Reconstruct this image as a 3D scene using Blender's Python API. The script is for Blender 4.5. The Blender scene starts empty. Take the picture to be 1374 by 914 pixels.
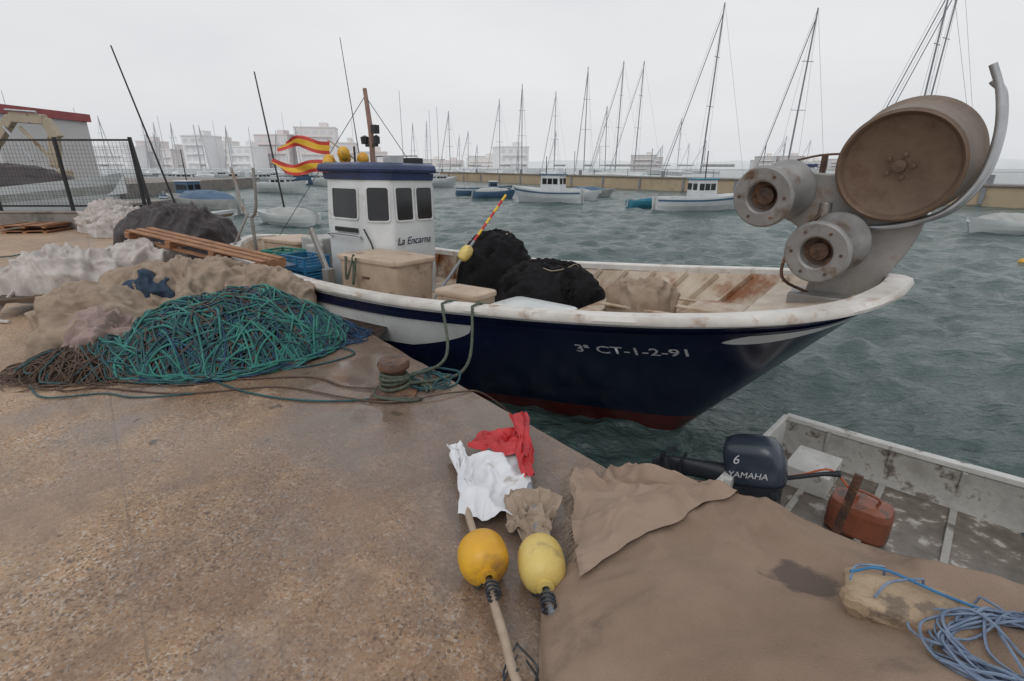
import bpy, math, random
import numpy as np
from mathutils import Vector, Matrix, noise
random.seed(7); np.random.seed(7)
S=bpy.context.scene
COL=S.collection
# ------------------------------------------------------------ helpers
def link(o,parent=None,M=None):
    COL.objects.link(o)
    if parent is not None: o.parent=parent
    if M is not None:
        if parent is None: o.matrix_world=M
        else: o.matrix_local=M
    return o
def empty(name,M=None):
    e=bpy.data.objects.new(name,None); e.empty_display_size=.1
    return link(e,None,M)
def frame(x,y,z,rz=0,rx=0,ry=0):
    return Matrix.Translation((x,y,z))@Matrix.Rotation(rz,4,'Z')@Matrix.Rotation(ry,4,'Y')@Matrix.Rotation(rx,4,'X')
def mesh(name,vs,fs,mats,parent=None,M=None,smooth=True,idx=None,bevel=0,sub=0,sharp=None):
    me=bpy.data.meshes.new(name); me.from_pydata([tuple(v) for v in vs],[],fs)
    if not isinstance(mats,(list,tuple)): mats=[mats]
    for m in mats: me.materials.append(m)
    if smooth: me.polygons.foreach_set('use_smooth',[True]*len(me.polygons))
    if idx is not None: me.polygons.foreach_set('material_index',idx)
    me.update()
    if smooth and sharp:
        me.set_sharp_from_angle(angle=sharp)
    o=bpy.data.objects.new(name,me); link(o,parent,M)
    if bevel:
        b=o.modifiers.new('b','BEVEL'); b.width=bevel; b.segments=2; b.limit_method='ANGLE'; b.angle_limit=.6
    if sub:
        s=o.modifiers.new('s','SUBSURF'); s.levels=sub; s.render_levels=sub
    return o
class G:
    """geometry accumulator"""
    def __init__(s): s.v=[]; s.f=[]; s.i=[]
    def add(s,v,f,i=0):
        n=len(s.v); s.v+= [tuple(p) for p in v]; s.f+=[tuple(a+n for a in q) for q in f]; s.i+=[i]*len(f)
    def box(s,c,d,R=None,i=0,taper=1.0):
        hx,hy,hz=d[0]/2,d[1]/2,d[2]/2; vs=[]
        for z,t in((-hz,1),(hz,taper)):
            for x,y in((-hx,-hy),(hx,-hy),(hx,hy),(-hx,hy)):
                p=Vector((x*t,y*t,z))
                if R is not None: p=R@p
                vs.append(p+Vector(c))
        s.add(vs,[(3,2,1,0),(4,5,6,7),(0,1,5,4),(1,2,6,5),(2,3,7,6),(3,0,4,7)],i)
    def beam(s,a,b,w,h=None,i=0):
        a=Vector(a);b=Vector(b);h=h or w
        d=(b-a); L=d.length; q=d.to_track_quat('Z','Y').to_matrix()
        s.box((a+b)/2,(w,h,L),q,i)
    def tube(s,pts,r,n=6,i=0,cap=True):
        P=[Vector(p) for p in pts]; m=len(P)
        if m<2: return
        T=[]
        for k in range(m):
            t=P[min(k+1,m-1)]-P[max(k-1,0)]
            T.append(t.normalized() if t.length>1e-9 else Vector((0,0,1)))
        u=T[0].orthogonal().normalized(); vs=[]
        for k in range(m):
            u=(u-T[k]*u.dot(T[k]))
            u=u.normalized() if u.length>1e-6 else T[k].orthogonal().normalized()
            w=T[k].cross(u); rr=r[k] if hasattr(r,'__len__') else r
            for j in range(n):
                a=2*math.pi*j/n; vs.append(P[k]+(u*math.cos(a)+w*math.sin(a))*rr)
        fs=[(k*n+j,k*n+(j+1)%n,(k+1)*n+(j+1)%n,(k+1)*n+j) for k in range(m-1) for j in range(n)]
        if cap: fs+= [tuple(range(n-1,-1,-1)),tuple((m-1)*n+j for j in range(n))]
        s.add(vs,fs,i)
    def lathe(s,prof,M=None,n=32,i=0):
        vs=[];m=len(prof)
        for r,z in prof:
            for j in range(n):
                a=2*math.pi*j/n; p=Vector((r*math.cos(a),r*math.sin(a),z))
                vs.append(M@p if M is not None else p)
        s.add(vs,[(k*n+j,k*n+(j+1)%n,(k+1)*n+(j+1)%n,(k+1)*n+j) for k in range(m-1) for j in range(n)],i)
    def rings(s,R,i=0,cap=True):
        n=len(R[0]); vs=[p for r in R for p in r]; m=len(R)
        fs=[(k*n+j,k*n+(j+1)%n,(k+1)*n+(j+1)%n,(k+1)*n+j) for k in range(m-1) for j in range(n)]
        if cap: fs+=[tuple(range(n-1,-1,-1)),tuple((m-1)*n+j for j in range(n))]
        s.add(vs,fs,i)
    def obj(s,name,mats,parent=None,M=None,smooth=False,bevel=0,sub=0):
        return mesh(name,s.v,s.f,mats,parent,M,smooth,s.i,bevel,sub,.75)
def cat(pts,n=8):
    P=[np.array(p,float) for p in pts]; P=[2*P[0]-P[1]]+P+[2*P[-1]-P[-2]]; out=[]
    for k in range(1,len(P)-2):
        a,b,c,d=P[k-1:k+3]
        for t in np.linspace(0,1,n,endpoint=False):
            out.append(.5*((2*b)+(c-a)*t+(2*a-5*b+4*c-d)*t*t+(3*b-a-3*c+d)*t**3))
    out.append(P[-2]); return out
def sst(a,b,x):
    t=min(1,max(0,(x-a)/(b-a))); return t*t*(3-2*t)
def nz(x,y,z=0,s=1): return noise.noise(Vector((x*s,y*s,z*s)))
# ------------------------------------------------------------ materials
def nodes(name):
    m=bpy.data.materials.new(name); m.use_nodes=True; nt=m.node_tree
    return m,nt,nt.nodes['Principled BSDF']
def mat(name,c1,c2=None,sc=3,rough=.6,bump=0.,bs=30,metal=0,stain=None,ssc=1.5,sthr=.55,sw=.08,detail=6,st=(1,1,1),spec=.5,rv=0.,blot=None,zsplit=None):
    m,nt,b=nodes(name); N=nt.nodes; L=nt.links
    if c2 is None: c2=tuple(v*.75 for v in c1)
    tc=N.new('ShaderNodeTexCoord'); mp=N.new('ShaderNodeMapping'); mp.inputs['Scale'].default_value=st
    L.new(tc.outputs['Object'],mp.inputs['Vector'])
    n=N.new('ShaderNodeTexNoise'); n.inputs['Scale'].default_value=sc; n.inputs['Detail'].default_value=detail; n.inputs['Roughness'].default_value=.6
    L.new(mp.outputs[0],n.inputs['Vector'])
    def rampc(ca,cb):
        r=N.new('ShaderNodeValToRGB'); r.color_ramp.elements[0].position=.35; r.color_ramp.elements[1].position=.65
        r.color_ramp.elements[0].color=(*cb,1); r.color_ramp.elements[1].color=(*ca,1)
        L.new(n.outputs['Fac'],r.inputs['Fac']); return r.outputs['Color']
    out=rampc(c1,c2)
    if zsplit is not None:   # a second paint colour below a given height (boot-topping)
        z0,ca,cb=zsplit
        lo=rampc(ca,cb); sx=N.new('ShaderNodeSeparateXYZ'); L.new(tc.outputs['Object'],sx.inputs[0])
        ma=N.new('ShaderNodeMath'); ma.operation='MULTIPLY_ADD'; L.new(sx.outputs[0],ma.inputs[0]); ma.inputs[1].default_value=-.02; L.new(sx.outputs[2],ma.inputs[2])
        lt=N.new('ShaderNodeMath'); lt.operation='LESS_THAN'; L.new(ma.outputs[0],lt.inputs[0]); lt.inputs[1].default_value=z0
        mx=N.new('ShaderNodeMixRGB'); L.new(lt.outputs[0],mx.inputs['Fac']); L.new(out,mx.inputs['Color1']); L.new(lo,mx.inputs['Color2']); out=mx.outputs['Color']
    if stain is not None:
        n2=N.new('ShaderNodeTexNoise'); n2.inputs['Scale'].default_value=ssc; n2.inputs['Detail'].default_value=8; n2.inputs['Roughness'].default_value=.65
        L.new(mp.outputs[0],n2.inputs['Vector'])
        r2=N.new('ShaderNodeValToRGB'); r2.color_ramp.elements[0].position=sthr; r2.color_ramp.elements[1].position=sthr+sw
        L.new(n2.outputs['Fac'],r2.inputs['Fac'])
        mx=N.new('ShaderNodeMixRGB'); L.new(r2.outputs['Color'],mx.inputs['Fac']); L.new(out,mx.inputs['Color1']); mx.inputs['Color2'].default_value=(*stain,1)
        out=mx.outputs['Color']
    if blot is not None:
        (bx,by),(rx,ry),bc=blot
        mp2=N.new('ShaderNodeMapping'); mp2.inputs['Location'].default_value=(-bx/rx,-by/ry,0); mp2.inputs['Scale'].default_value=(1/rx,1/ry,0)
        L.new(tc.outputs['Object'],mp2.inputs['Vector'])
        ln=N.new('ShaderNodeVectorMath'); ln.operation='LENGTH'; L.new(mp2.outputs[0],ln.inputs[0])
        n4=N.new('ShaderNodeTexNoise'); n4.inputs['Scale'].default_value=9; n4.inputs['Detail'].default_value=7; L.new(tc.outputs['Object'],n4.inputs['Vector'])
        mm=N.new('ShaderNodeMath'); mm.operation='MULTIPLY_ADD'; L.new(n4.outputs['Fac'],mm.inputs[0]); mm.inputs[1].default_value=2.4; mm.inputs[2].default_value=-1.2
        ad=N.new('ShaderNodeMath'); ad.operation='ADD'; L.new(mm.outputs[0],ad.inputs[0]); L.new(ln.outputs['Value'],ad.inputs[1])
        r4=N.new('ShaderNodeValToRGB'); r4.color_ramp.elements[0].position=.68; r4.color_ramp.elements[0].color=(.75,.75,.75,1); r4.color_ramp.elements[1].position=1.0; r4.color_ramp.elements[1].color=(0,0,0,1)
        L.new(ad.outputs[0],r4.inputs['Fac'])
        mx=N.new('ShaderNodeMixRGB'); L.new(r4.outputs['Color'],mx.inputs['Fac']); L.new(out,mx.inputs['Color1']); mx.inputs['Color2'].default_value=(*bc,1); out=mx.outputs['Color']
    L.new(out,b.inputs['Base Color'])
    b.inputs['Roughness'].default_value=rough; b.inputs['Metallic'].default_value=metal
    b.inputs['Specular IOR Level'].default_value=spec
    if rv:
        mr=N.new('ShaderNodeMapRange'); mr.inputs['From Min'].default_value=.3; mr.inputs['From Max'].default_value=.7
        mr.inputs['To Min'].default_value=rough-rv; mr.inputs['To Max'].default_value=rough+rv
        L.new(n.outputs['Fac'],mr.inputs['Value']); L.new(mr.outputs[0],b.inputs['Roughness'])
    if bump:
        n3=N.new('ShaderNodeTexNoise'); n3.inputs['Scale'].default_value=bs; n3.inputs['Detail'].default_value=5
        L.new(mp.outputs[0],n3.inputs['Vector'])
        bp=N.new('ShaderNodeBump'); bp.inputs['Strength'].default_value=bump; bp.inputs['Distance'].default_value=.012
        L.new(n3.outputs['Fac'],bp.inputs['Height']); L.new(bp.outputs[0],b.inputs['Normal'])
    return m
WHITE=mat('white_paint',(.68,.70,.70),(.54,.56,.56),2,.32,.12,20,stain=(.38,.30,.23),ssc=3,sthr=.60,sw=.15)
LETTER=mat('lettering_white',(.62,.63,.66),(.45,.46,.5),8,.5)
CAPW=mat('cap_white',(.70,.68,.65),(.53,.50,.46),3,.42,.25,25,stain=(.32,.19,.11),ssc=3.5,sthr=.55,sw=.14)
HULLP=mat('hull_paint',(.010,.014,.050),(.006,.009,.032),2,.2,.10,6,rv=.08,stain=(.035,.037,.055),ssc=3,sthr=.58,sw=.25,zsplit=(.33,(.20,.022,.022),(.11,.012,.014)))
NAVY=mat('navy_paint',(.010,.014,.050),(.006,.009,.032),2,.2,.10,6,rv=.08)
DECKI=mat('deck_cream',(.56,.48,.39),(.40,.31,.22),3,.45,.3,25,stain=(.25,.10,.04),ssc=2.2,sthr=.51,sw=.14)
CREAM=mat('cream_fibreglass',(.53,.42,.32),(.40,.30,.22),2.5,.5,.25,30,stain=(.20,.13,.085),ssc=4,sthr=.57,sw=.12)
BLUEROOF=mat('blue_roof',(.03,.05,.14),(.02,.035,.09),4,.35)
GLASS=mat('window_glass',(.02,.022,.025),(.012,.012,.014),2,.08)
BLACK=mat('black_rubber',(.02,.02,.022),None,5,.5)
BLACKNET=mat('black_netting',(.014,.013,.015),(.006,.006,.007),25,.85,1.,90,spec=.2)
RUST=mat('rusted_iron',(.13,.065,.04),(.05,.028,.02),9,.55,.8,40,stain=(.20,.10,.05),ssc=8)
GALV=mat('galvanised_steel',(.34,.33,.315),(.23,.22,.21),3,.45,.12,30,metal=.35,stain=(.20,.12,.07),ssc=3,sthr=.53,sw=.14)
GALVD=mat('sheave_grey',(.31,.305,.30),(.21,.205,.20),4,.5,.1,40,metal=.3,stain=(.14,.09,.06),ssc=5,sthr=.53,sw=.15)
STEEL=mat('stainless_tube',(.48,.49,.51),(.38,.39,.40),6,.35,metal=.75)
RUSTPLATE=mat('weathered_drum',(.22,.165,.125),(.14,.10,.075),3,.5,.2,30,metal=.2,stain=(.10,.055,.035),ssc=3,sthr=.54,sw=.15)
RUSTDISH=mat('drum_dish',(.20,.135,.09),(.125,.08,.055),2.5,.45,.2,25,metal=.15,stain=(.08,.04,.026),ssc=2.5,sthr=.5,sw=.2)
TARP=mat('brown_tarp',(.29,.21,.155),(.225,.155,.112),2.0,.8,.5,180,stain=(.16,.115,.09),ssc=2.4,sthr=.58,sw=.14,spec=.3,blot=((-.99,.36),(.16,.085),(.075,.058,.05)))
TARPC=mat('tarp_paler_corner',(.35,.26,.20),(.28,.20,.15),3.0,.85,.5,180,stain=(.20,.14,.11),ssc=3,sthr=.58,sw=.14,spec=.25)  # paler version of the tarp colour for the folded corner
BEIGE=mat('beige_canvas',(.38,.30,.235),(.26,.195,.145),3,.85,.5,120,stain=(.15,.11,.08),ssc=3,sthr=.57,sw=.14,spec=.25)
PINKC=mat('pinkish_canvas',(.35,.265,.24),(.25,.18,.16),3,.85,.5,120,spec=.25)
WBAG=mat('white_woven_bag',(.56,.52,.49),(.40,.36,.34),3,.7,.5,100,stain=(.26,.19,.16),ssc=3,sthr=.55,sw=.15)
DARKT=mat('dark_brown_tarp',(.040,.028,.030),(.024,.017,.019),3,.5,.4,40)
TEAL=mat('teal_rope',(.04,.23,.19),(.02,.12,.105),8,.6,.5,200)
TEAL2=mat('dark_teal_rope',(.022,.10,.11),(.015,.055,.065),8,.6,.5,200)
BLUER=mat('blue_rope',(.02,.075,.16),(.015,.04,.09),8,.6,.5,200)
BROWNR=mat('brown_rope',(.14,.09,.065),(.075,.047,.035),8,.8,.5,200)
GREENR=mat('mooring_rope',(.11,.13,.095),(.06,.075,.055),30,.8,.8,150)
GREYB=mat('greyblue_cord',(.20,.26,.36),(.12,.165,.25),20,.7)
BRIGHTB=mat('bright_blue_cord',(.03,.18,.36),(.02,.12,.28),20,.6)
NETB=mat('brown_net',(.07,.05,.04),(.03,.022,.02),12,.9,1.,60,spec=.2)
WOOD=mat('pallet_wood',(.36,.18,.09),(.22,.10,.05),6,.7,.4,40,st=(1,1,6))
PLANKB=mat('blue_plank',(.04,.10,.19),(.03,.065,.12),5,.5,.3,30,stain=(.1,.09,.08),ssc=5,sthr=.58)
YELLOW=mat('buoy_yellow',(.70,.39,.025),(.56,.28,.018),4,.38,.2,60,stain=(.32,.17,.045),ssc=6,sthr=.55,sw=.16)
YELLOWP=mat('buoy_pale_yellow',(.66,.51,.17),(.56,.40,.10),4,.4,.2,60,stain=(.25,.17,.085),ssc=5,sthr=.54,sw=.16)
POLEW=mat('pole_bamboo',(.38,.295,.22),(.26,.20,.145),8,.6,.3,30)
POLEG=mat('pole_grey',(.25,.27,.30),(.18,.19,.21),8,.5)
FRED=mat('flag_red',(.52,.025,.03),(.36,.018,.022),6,.5,.2,30)
FYEL=mat('flag_yellow',(.76,.50,.05),(.66,.40,.03),6,.6)
FREDB=mat('faded_flag_red',(.58,.07,.05),(.48,.05,.04),6,.6)
FWHITE=mat('flag_white_plastic',(.70,.71,.74),(.56,.57,.60),5,.3,.2,20,stain=(.38,.34,.31),ssc=5,sthr=.61,sw=.1)
FENCE=mat('black_fence',(.015,.015,.017),None,5,.5)
CONC=mat('concrete',(.27,.245,.22),(.18,.16,.145),2,.7,.6,25,stain=(.11,.10,.09),ssc=1.5)
OCHRE=mat('ochre_seawall',(.47,.37,.25),(.40,.31,.21),.4,.85,.3,5,stain=(.28,.23,.18),ssc=.5,sthr=.56,sw=.15)
SKIFFM=mat('skiff_weathered',(.42,.41,.38),(.27,.26,.24),5,.45,.3,30,stain=(.12,.10,.085),ssc=5,sthr=.54,sw=.08)
SKIFFF=mat('skiff_floor',(.20,.17,.14),(.10,.085,.07),6,.3,.3,30,stain=(.42,.40,.37),ssc=6,sthr=.56,sw=.06)
SKIFFW=mat('skiff_rail',(.60,.60,.58),(.46,.46,.44),5,.45,.2,30,stain=(.18,.15,.12),ssc=7,sthr=.58,sw=.08)
COWL=mat('motor_cowl',(.045,.056,.078),(.032,.042,.060),5,.25,stain=(.09,.10,.11),ssc=6,sthr=.62,sw=.1)
MOTORD=mat('motor_dark',(.03,.034,.042),None,8,.4)
TANK=mat('fuel_tank',(.27,.085,.045),(.17,.055,.032),5,.45,stain=(.10,.06,.045),ssc=8)
STONE=mat('sandstone',(.40,.30,.20),(.27,.19,.125),6,.7,.9,25,stain=(.17,.125,.09),ssc=9,sthr=.52)
PALEW=mat('pale_boat_white',(.64,.66,.67),(.54,.56,.57),1,.5)  # pale boat colours stand in for haze over the harbour
PALEB=mat('pale_boat_blue',(.07,.14,.23),(.06,.11,.18),1,.5)
PALETEAL=mat('pale_boat_teal',(.05,.26,.36),None,1,.5)
TANB=mat('boat_brown',(.24,.16,.1),None,2,.6)
GREYT=mat('grey_cover',(.42,.43,.42),(.3,.31,.3),2,.8,.3,20)
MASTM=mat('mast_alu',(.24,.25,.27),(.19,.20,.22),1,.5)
MASTG=mat('mast_mid_haze',(.36,.375,.39),None,1,.6)  # mid and far mast tones lightened to imitate haze
MASTF=mat('mast_far_haze',(.54,.56,.58),None,1,.6)
HAZEB=[mat('hazy_wall_%d'%i,c,tuple(v*.97 for v in c),.1,.9) for i,c in enumerate([(.72,.68,.675),(.76,.755,.76),(.69,.64,.635),(.74,.71,.69)])]  # distance haze mixed into the colours of walls, windows and shore
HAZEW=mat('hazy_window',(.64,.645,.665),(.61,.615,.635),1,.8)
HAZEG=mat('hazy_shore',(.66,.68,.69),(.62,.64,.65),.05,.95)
WORKW=mat('workshop_wall',(.60,.59,.59),(.54,.53,.53),.3,.8)
BANNER=mat('red_fascia',(.36,.08,.08),None,1,.6)
CRANEM=mat('crane_beige',(.46,.39,.29),(.36,.30,.22),2,.6,stain=(.2,.13,.08),ssc=2)

# ------------------------------------------------------------ world, sun, camera
W=bpy.data.worlds.new('World'); S.world=W; W.use_nodes=True; nt=W.node_tree
bg=nt.nodes['Background']; sky=nt.nodes.new('ShaderNodeTexSky'); sky.sky_type='NISHITA'; sky.sun_disc=False
sky.sun_elevation=math.radians(50); sky.sun_rotation=math.radians(200); sky.dust_density=6
hs=nt.nodes.new('ShaderNodeHueSaturation'); hs.inputs['Saturation'].default_value=.15; hs.inputs['Value'].default_value=.8
nt.links.new(sky.outputs[0],hs.inputs['Color'])
tc=nt.nodes.new('ShaderNodeTexCoord'); cl=nt.nodes.new('ShaderNodeTexNoise'); cl.inputs['Scale'].default_value=1.6; cl.inputs['Detail'].default_value=4
mp=nt.nodes.new('ShaderNodeMapping'); mp.inputs['Scale'].default_value=(1,1,3)
nt.links.new(tc.outputs['Generated'],mp.inputs[0]); nt.links.new(mp.outputs[0],cl.inputs['Vector'])
cr=nt.nodes.new('ShaderNodeValToRGB'); cr.color_ramp.elements[0].color=(7.3,7.5,7.8,1); cr.color_ramp.elements[1].color=(8.7,8.8,8.95,1)
cr.color_ramp.elements[0].position=.3; cr.color_ramp.elements[1].position=.7
nt.links.new(cl.outputs['Fac'],cr.inputs['Fac'])
mx=nt.nodes.new('ShaderNodeMixRGB'); mx.inputs['Fac'].default_value=.9
nt.links.new(hs.outputs[0],mx.inputs['Color1']); nt.links.new(cr.outputs[0],mx.inputs['Color2'])
nt.links.new(mx.outputs[0],bg.inputs['Color']); bg.inputs['Strength'].default_value=.1
sl=bpy.data.lights.new('sun','SUN'); sl.energy=.6; sl.angle=math.radians(30); sl.color=(1,.97,.93)
so=bpy.data.objects.new('sun',sl); link(so); 
d=Vector((math.sin(math.radians(200))*math.cos(math.radians(50)),math.cos(math.radians(200))*math.cos(math.radians(50)),math.sin(math.radians(50))))
so.rotation_euler=d.to_track_quat('Z','Y').to_euler()
cam=bpy.data.cameras.new('camera'); co=bpy.data.objects.new('camera',cam); link(co)
cam.sensor_width=36; cam.lens=17.82; cam.clip_end=6000; cam.clip_start=.05
co.location=(0,0,1.7); co.rotation_euler=(math.radians(90-19.06),0,0); S.camera=co
S.view_settings.view_transform='Standard'; S.view_settings.look='None'; S.view_settings.exposure=0
ZW=-1.2
# ------------------------------------------------------------ water
def build_water():
    rs=[1.0]
    while rs[-1]<4000: rs.append(rs[-1]*1.0088)
    rs=np.array(rs); th=np.radians(np.linspace(-88,88,360)); 
    R,T=np.meshgrid(rs,th,indexing='ij'); X=R*np.sin(T); Y=R*np.cos(T); sp=R*.0088; Z=np.zeros_like(X)
    rng=np.random.RandomState(3)
    for i in range(80):
        wl=math.exp(rng.uniform(math.log(.22),math.log(4.0))); a=.0135*wl**.8*rng.uniform(.5,1.2)
        dr=math.radians(-60)+rng.normal(0,.65); k=2*math.pi/wl; ph=rng.uniform(0,6.28)
        fade=np.clip((wl/(sp*3.2)-1),0,1)
        w=np.sin(k*(X*math.cos(dr)+Y*math.sin(dr))+ph+1.1*np.sin(X*.31+Y*.27+i)+.6*np.sin(X*.9-Y*.7+2*i))
        Z+=a*fade*(1-np.abs(w)*1.0 if i%2==0 else w*.7)
    Z+=ZW-.10
    nr,nt_=X.shape
    v=np.stack([X,Y,Z],-1).reshape(-1,3)
    I=np.arange(nr*nt_).reshape(nr,nt_)
    f=np.stack([I[:-1,:-1],I[:-1,1:],I[1:,1:],I[1:,:-1]],-1).reshape(-1,4)
    m,ntr,b=nodes('sea_water'); N=ntr.nodes;L=ntr.links
    b.inputs['Roughness'].default_value=.15; b.inputs['IOR'].default_value=1.38
    tcn=N.new('ShaderNodeTexCoord'); mpn=N.new('ShaderNodeMapping'); mpn.inputs['Rotation'].default_value=(0,0,.6); mpn.inputs['Scale'].default_value=(1,1.9,1)
    L.new(tcn.outputs['Object'],mpn.inputs[0])
    prev=None
    for sc,dist,stg in((.9,.28,.6),(3.2,.12,.7),(11,.035,.7)):
        n=N.new('ShaderNodeTexNoise'); n.inputs['Scale'].default_value=sc; n.inputs['Detail'].default_value=5; L.new(mpn.outputs[0],n.inputs['Vector'])
        bp=N.new('ShaderNodeBump'); bp.inputs['Strength'].default_value=stg; bp.inputs['Distance'].default_value=dist
        L.new(n.outputs['Fac'],bp.inputs['Height'])
        if prev: L.new(prev.outputs[0],bp.inputs['Normal'])
        prev=bp
    L.new(prev.outputs[0],b.inputs['Normal'])
    n=N.new('ShaderNodeTexNoise'); n.inputs['Scale'].default_value=.12; n.inputs['Detail'].default_value=4; L.new(tcn.outputs['Object'],n.inputs['Vector'])
    r=N.new('ShaderNodeValToRGB'); r.color_ramp.elements[0].position=.3; r.color_ramp.elements[1].position=.7
    r.color_ramp.elements[0].color=(.042,.072,.070,1); r.color_ramp.elements[1].color=(.070,.110,.106,1)
    L.new(n.outputs['Fac'],r.inputs['Fac']); L.new(r.outputs[0],b.inputs['Base Color'])
    me=bpy.data.meshes.new('sea_water'); me.from_pydata(v.tolist(),[],f.tolist()); me.materials.append(m)
    me.polygons.foreach_set('use_smooth',[True]*len(me.polygons)); me.update()
    link(bpy.data.objects.new('sea_water',me))
build_water()
# ------------------------------------------------------------ quay
QA=math.atan2(.777,-.63); QM=frame(.72,2.4,0,QA); QI=QM.inverted()
def q2w(X,Y,Z=0): return QM@Vector((X,Y,Z))
def w2q(x,y,z=0): return QI@Vector((x,y,z))
def quay_mat():
    m,nt,b=nodes('quay_concrete'); N=nt.nodes; L=nt.links
    tc=N.new('ShaderNodeTexCoord'); P=tc.outputs['Object']
    def noi(sc,det=5,ro=.6,vec=P):
        n=N.new('ShaderNodeTexNoise'); n.inputs['Scale'].default_value=sc; n.inputs['Detail'].default_value=det; n.inputs['Roughness'].default_value=ro; L.new(vec,n.inputs['Vector']); return n.outputs['Fac']
    def ramp(f,stops):
        r=N.new('ShaderNodeValToRGB'); e=r.color_ramp.elements
        e[0].position,e[0].color=stops[0][0],(*stops[0][1],1); e[1].position,e[1].color=stops[-1][0],(*stops[-1][1],1)
        for p,c in stops[1:-1]:
            q=e.new(p); q.color=(*c,1)
        L.new(f,r.inputs['Fac']); return r.outputs['Color']
    def mix(f,a,c,t='MIX'):
        x=N.new('ShaderNodeMixRGB'); x.blend_type=t
        for s,v in((0,f),(1,a),(2,c)):
            if isinstance(v,(int,float)): x.inputs[s].default_value=v
            elif isinstance(v,tuple): x.inputs[s].default_value=(*v,1)
            else: L.new(v,x.inputs[s])
        return x.outputs[0]
    def mth(op,a,c=0.,cl=False):
        x=N.new('ShaderNodeMath'); x.operation=op; x.use_clamp=cl
        for s,v in((0,a),(1,c)):
            if isinstance(v,(int,float)): x.inputs[s].default_value=v
            else: L.new(v,x.inputs[s])
        return x.outputs[0]
    base=ramp(noi(.9,7,.65),[(.3,(.27,.17,.11)),(.5,(.42,.275,.175)),(.7,(.50,.35,.235))])
    # warp the cell lookup so the aggregate is irregular
    nn=N.new('ShaderNodeTexNoise'); nn.inputs['Scale'].default_value=30; L.new(P,nn.inputs['Vector'])
    va=N.new('ShaderNodeVectorMath'); va.operation='MULTIPLY_ADD'; L.new(nn.outputs['Color'],va.inputs[0]); va.inputs[1].default_value=(.02,.02,.02); L.new(P,va.inputs[2])
    vo=N.new('ShaderNodeTexVoronoi'); vo.inputs['Scale'].default_value=88; L.new(va.outputs[0],vo.inputs['Vector'])
    sep=N.new('ShaderNodeSeparateColor'); L.new(vo.outputs['Color'],sep.inputs[0])
    agg=ramp(sep.outputs[0],[(0,(.11,.075,.055)),(.10,(.22,.14,.085)),(.25,(.40,.25,.145)),(.6,(.49,.32,.19)),(.85,(.58,.43,.30)),(.95,(.66,.62,.56)),(1,(.24,.22,.21))])
    sx=N.new('ShaderNodeSeparateXYZ'); L.new(P,sx.inputs[0]); X,Y=sx.outputs[0],sx.outputs[1]
    wob=mth('MULTIPLY',mth('SUBTRACT',noi(2.0,7),.5),1.6)
    coping=ramp(mth('ADD',mth('MULTIPLY',Y,.5),mth('MULTIPLY',wob,.5)),[(.48,(1,1,1)),(.66,(0,0,0))])
    cc=ramp(noi(3,7,.65),[(.3,(.22,.165,.135)),(.7,(.38,.30,.25))])
    aggm=mix(ramp(noi(1.3,6,.65),[(.34,(.15,.15,.15)),(.6,(.85,.85,.85))]),base,agg)
    aggc=mix(.22,cc,agg)
    col=mix(coping,aggm,aggc)
    col=mix(.4,col,ramp(noi(170,3),[(.35,(.42,.38,.35)),(.62,(1,1,1))]),'MULTIPLY')
    col=mix(mth('MULTIPLY',ramp(noi(.7,7,.7),[(.50,(0,0,0)),(.62,(.6,.6,.6))]),1.),col,(.28,.235,.205))
    col=mix(.55,col,ramp(noi(.8,8,.7),[(.34,(.50,.47,.45)),(.55,(1,1,1))]),'MULTIPLY')
    col=mix(ramp(noi(5,3,.5),[(.69,(0,0,0)),(.72,(.8,.8,.8))]),col,(.09,.065,.05))
    dx=mth('SUBTRACT',X,2.0); dy=mth('SUBTRACT',Y,.7)
    r2=mth('ADD',mth('MULTIPLY',mth('MULTIPLY',dx,dx),.06),mth('MULTIPLY',mth('MULTIPLY',dy,dy),.30))
    wet=mth('SUBTRACT',mth('ADD',mth('MULTIPLY',noi(1.7,7,.68),4.4),-1.15),mth('MULTIPLY',r2,.55),True)
    wetc=ramp(wet,[(.15,(0,0,0)),(.5,(.5,.5,.5)),(.8,(1,1,1))])
    pud=ramp(mth('SUBTRACT',mth('ADD',mth('MULTIPLY',noi(1.25,4,.5),3.4),-1.15),mth('MULTIPLY',r2,.75)),[(.56,(0,0,0)),(.62,(1,1,1))])
    col=mix(mth('MULTIPLY',wetc,.75),col,mix(1.,col,(.50,.46,.45),'MULTIPLY'))
    col=mix(mth('MULTIPLY',pud,.45),col,(.15,.115,.09))
    def joint(v,pos,wd,ns=.03):
        d=mth('ABSOLUTE',mth('SUBTRACT',mth('ADD',v,mth('MULTIPLY',mth('SUBTRACT',noi(4,4),.5),ns)),pos)); return mth('LESS_THAN',d,wd)
    j=mth('MAXIMUM',joint(Y,1.18,.004),joint(Y,2.24,.005)); j=mth('MAXIMUM',j,joint(X,3.6,.006)); j=mth('MAXIMUM',j,joint(Y,6.2,.006)); j=mth('MAXIMUM',j,joint(X,8.6,.006))
    col=mix(mth('MULTIPLY',j,.45),col,(.15,.105,.08))
    L.new(col,b.inputs['Base Color'])
    rr=N.new('ShaderNodeMapRange'); rr.inputs['To Min'].default_value=.55; rr.inputs['To Max'].default_value=.14; L.new(wetc,rr.inputs['Value'])
    rgh=mth('MULTIPLY',rr.outputs[0],mth('SUBTRACT',1.0,mth('MULTIPLY',pud,.75))); L.new(rgh,b.inputs['Roughness'])
    h=mth('ADD',mth('MULTIPLY',vo.outputs['Distance'],-.5),mth('ADD',noi(45,5),mth('MULTIPLY',noi(6,5),1.6)))
    h=mth('SUBTRACT',h,mth('MULTIPLY',j,.8))
    bp=N.new('ShaderNodeBump'); bp.inputs['Distance'].default_value=.009
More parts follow.
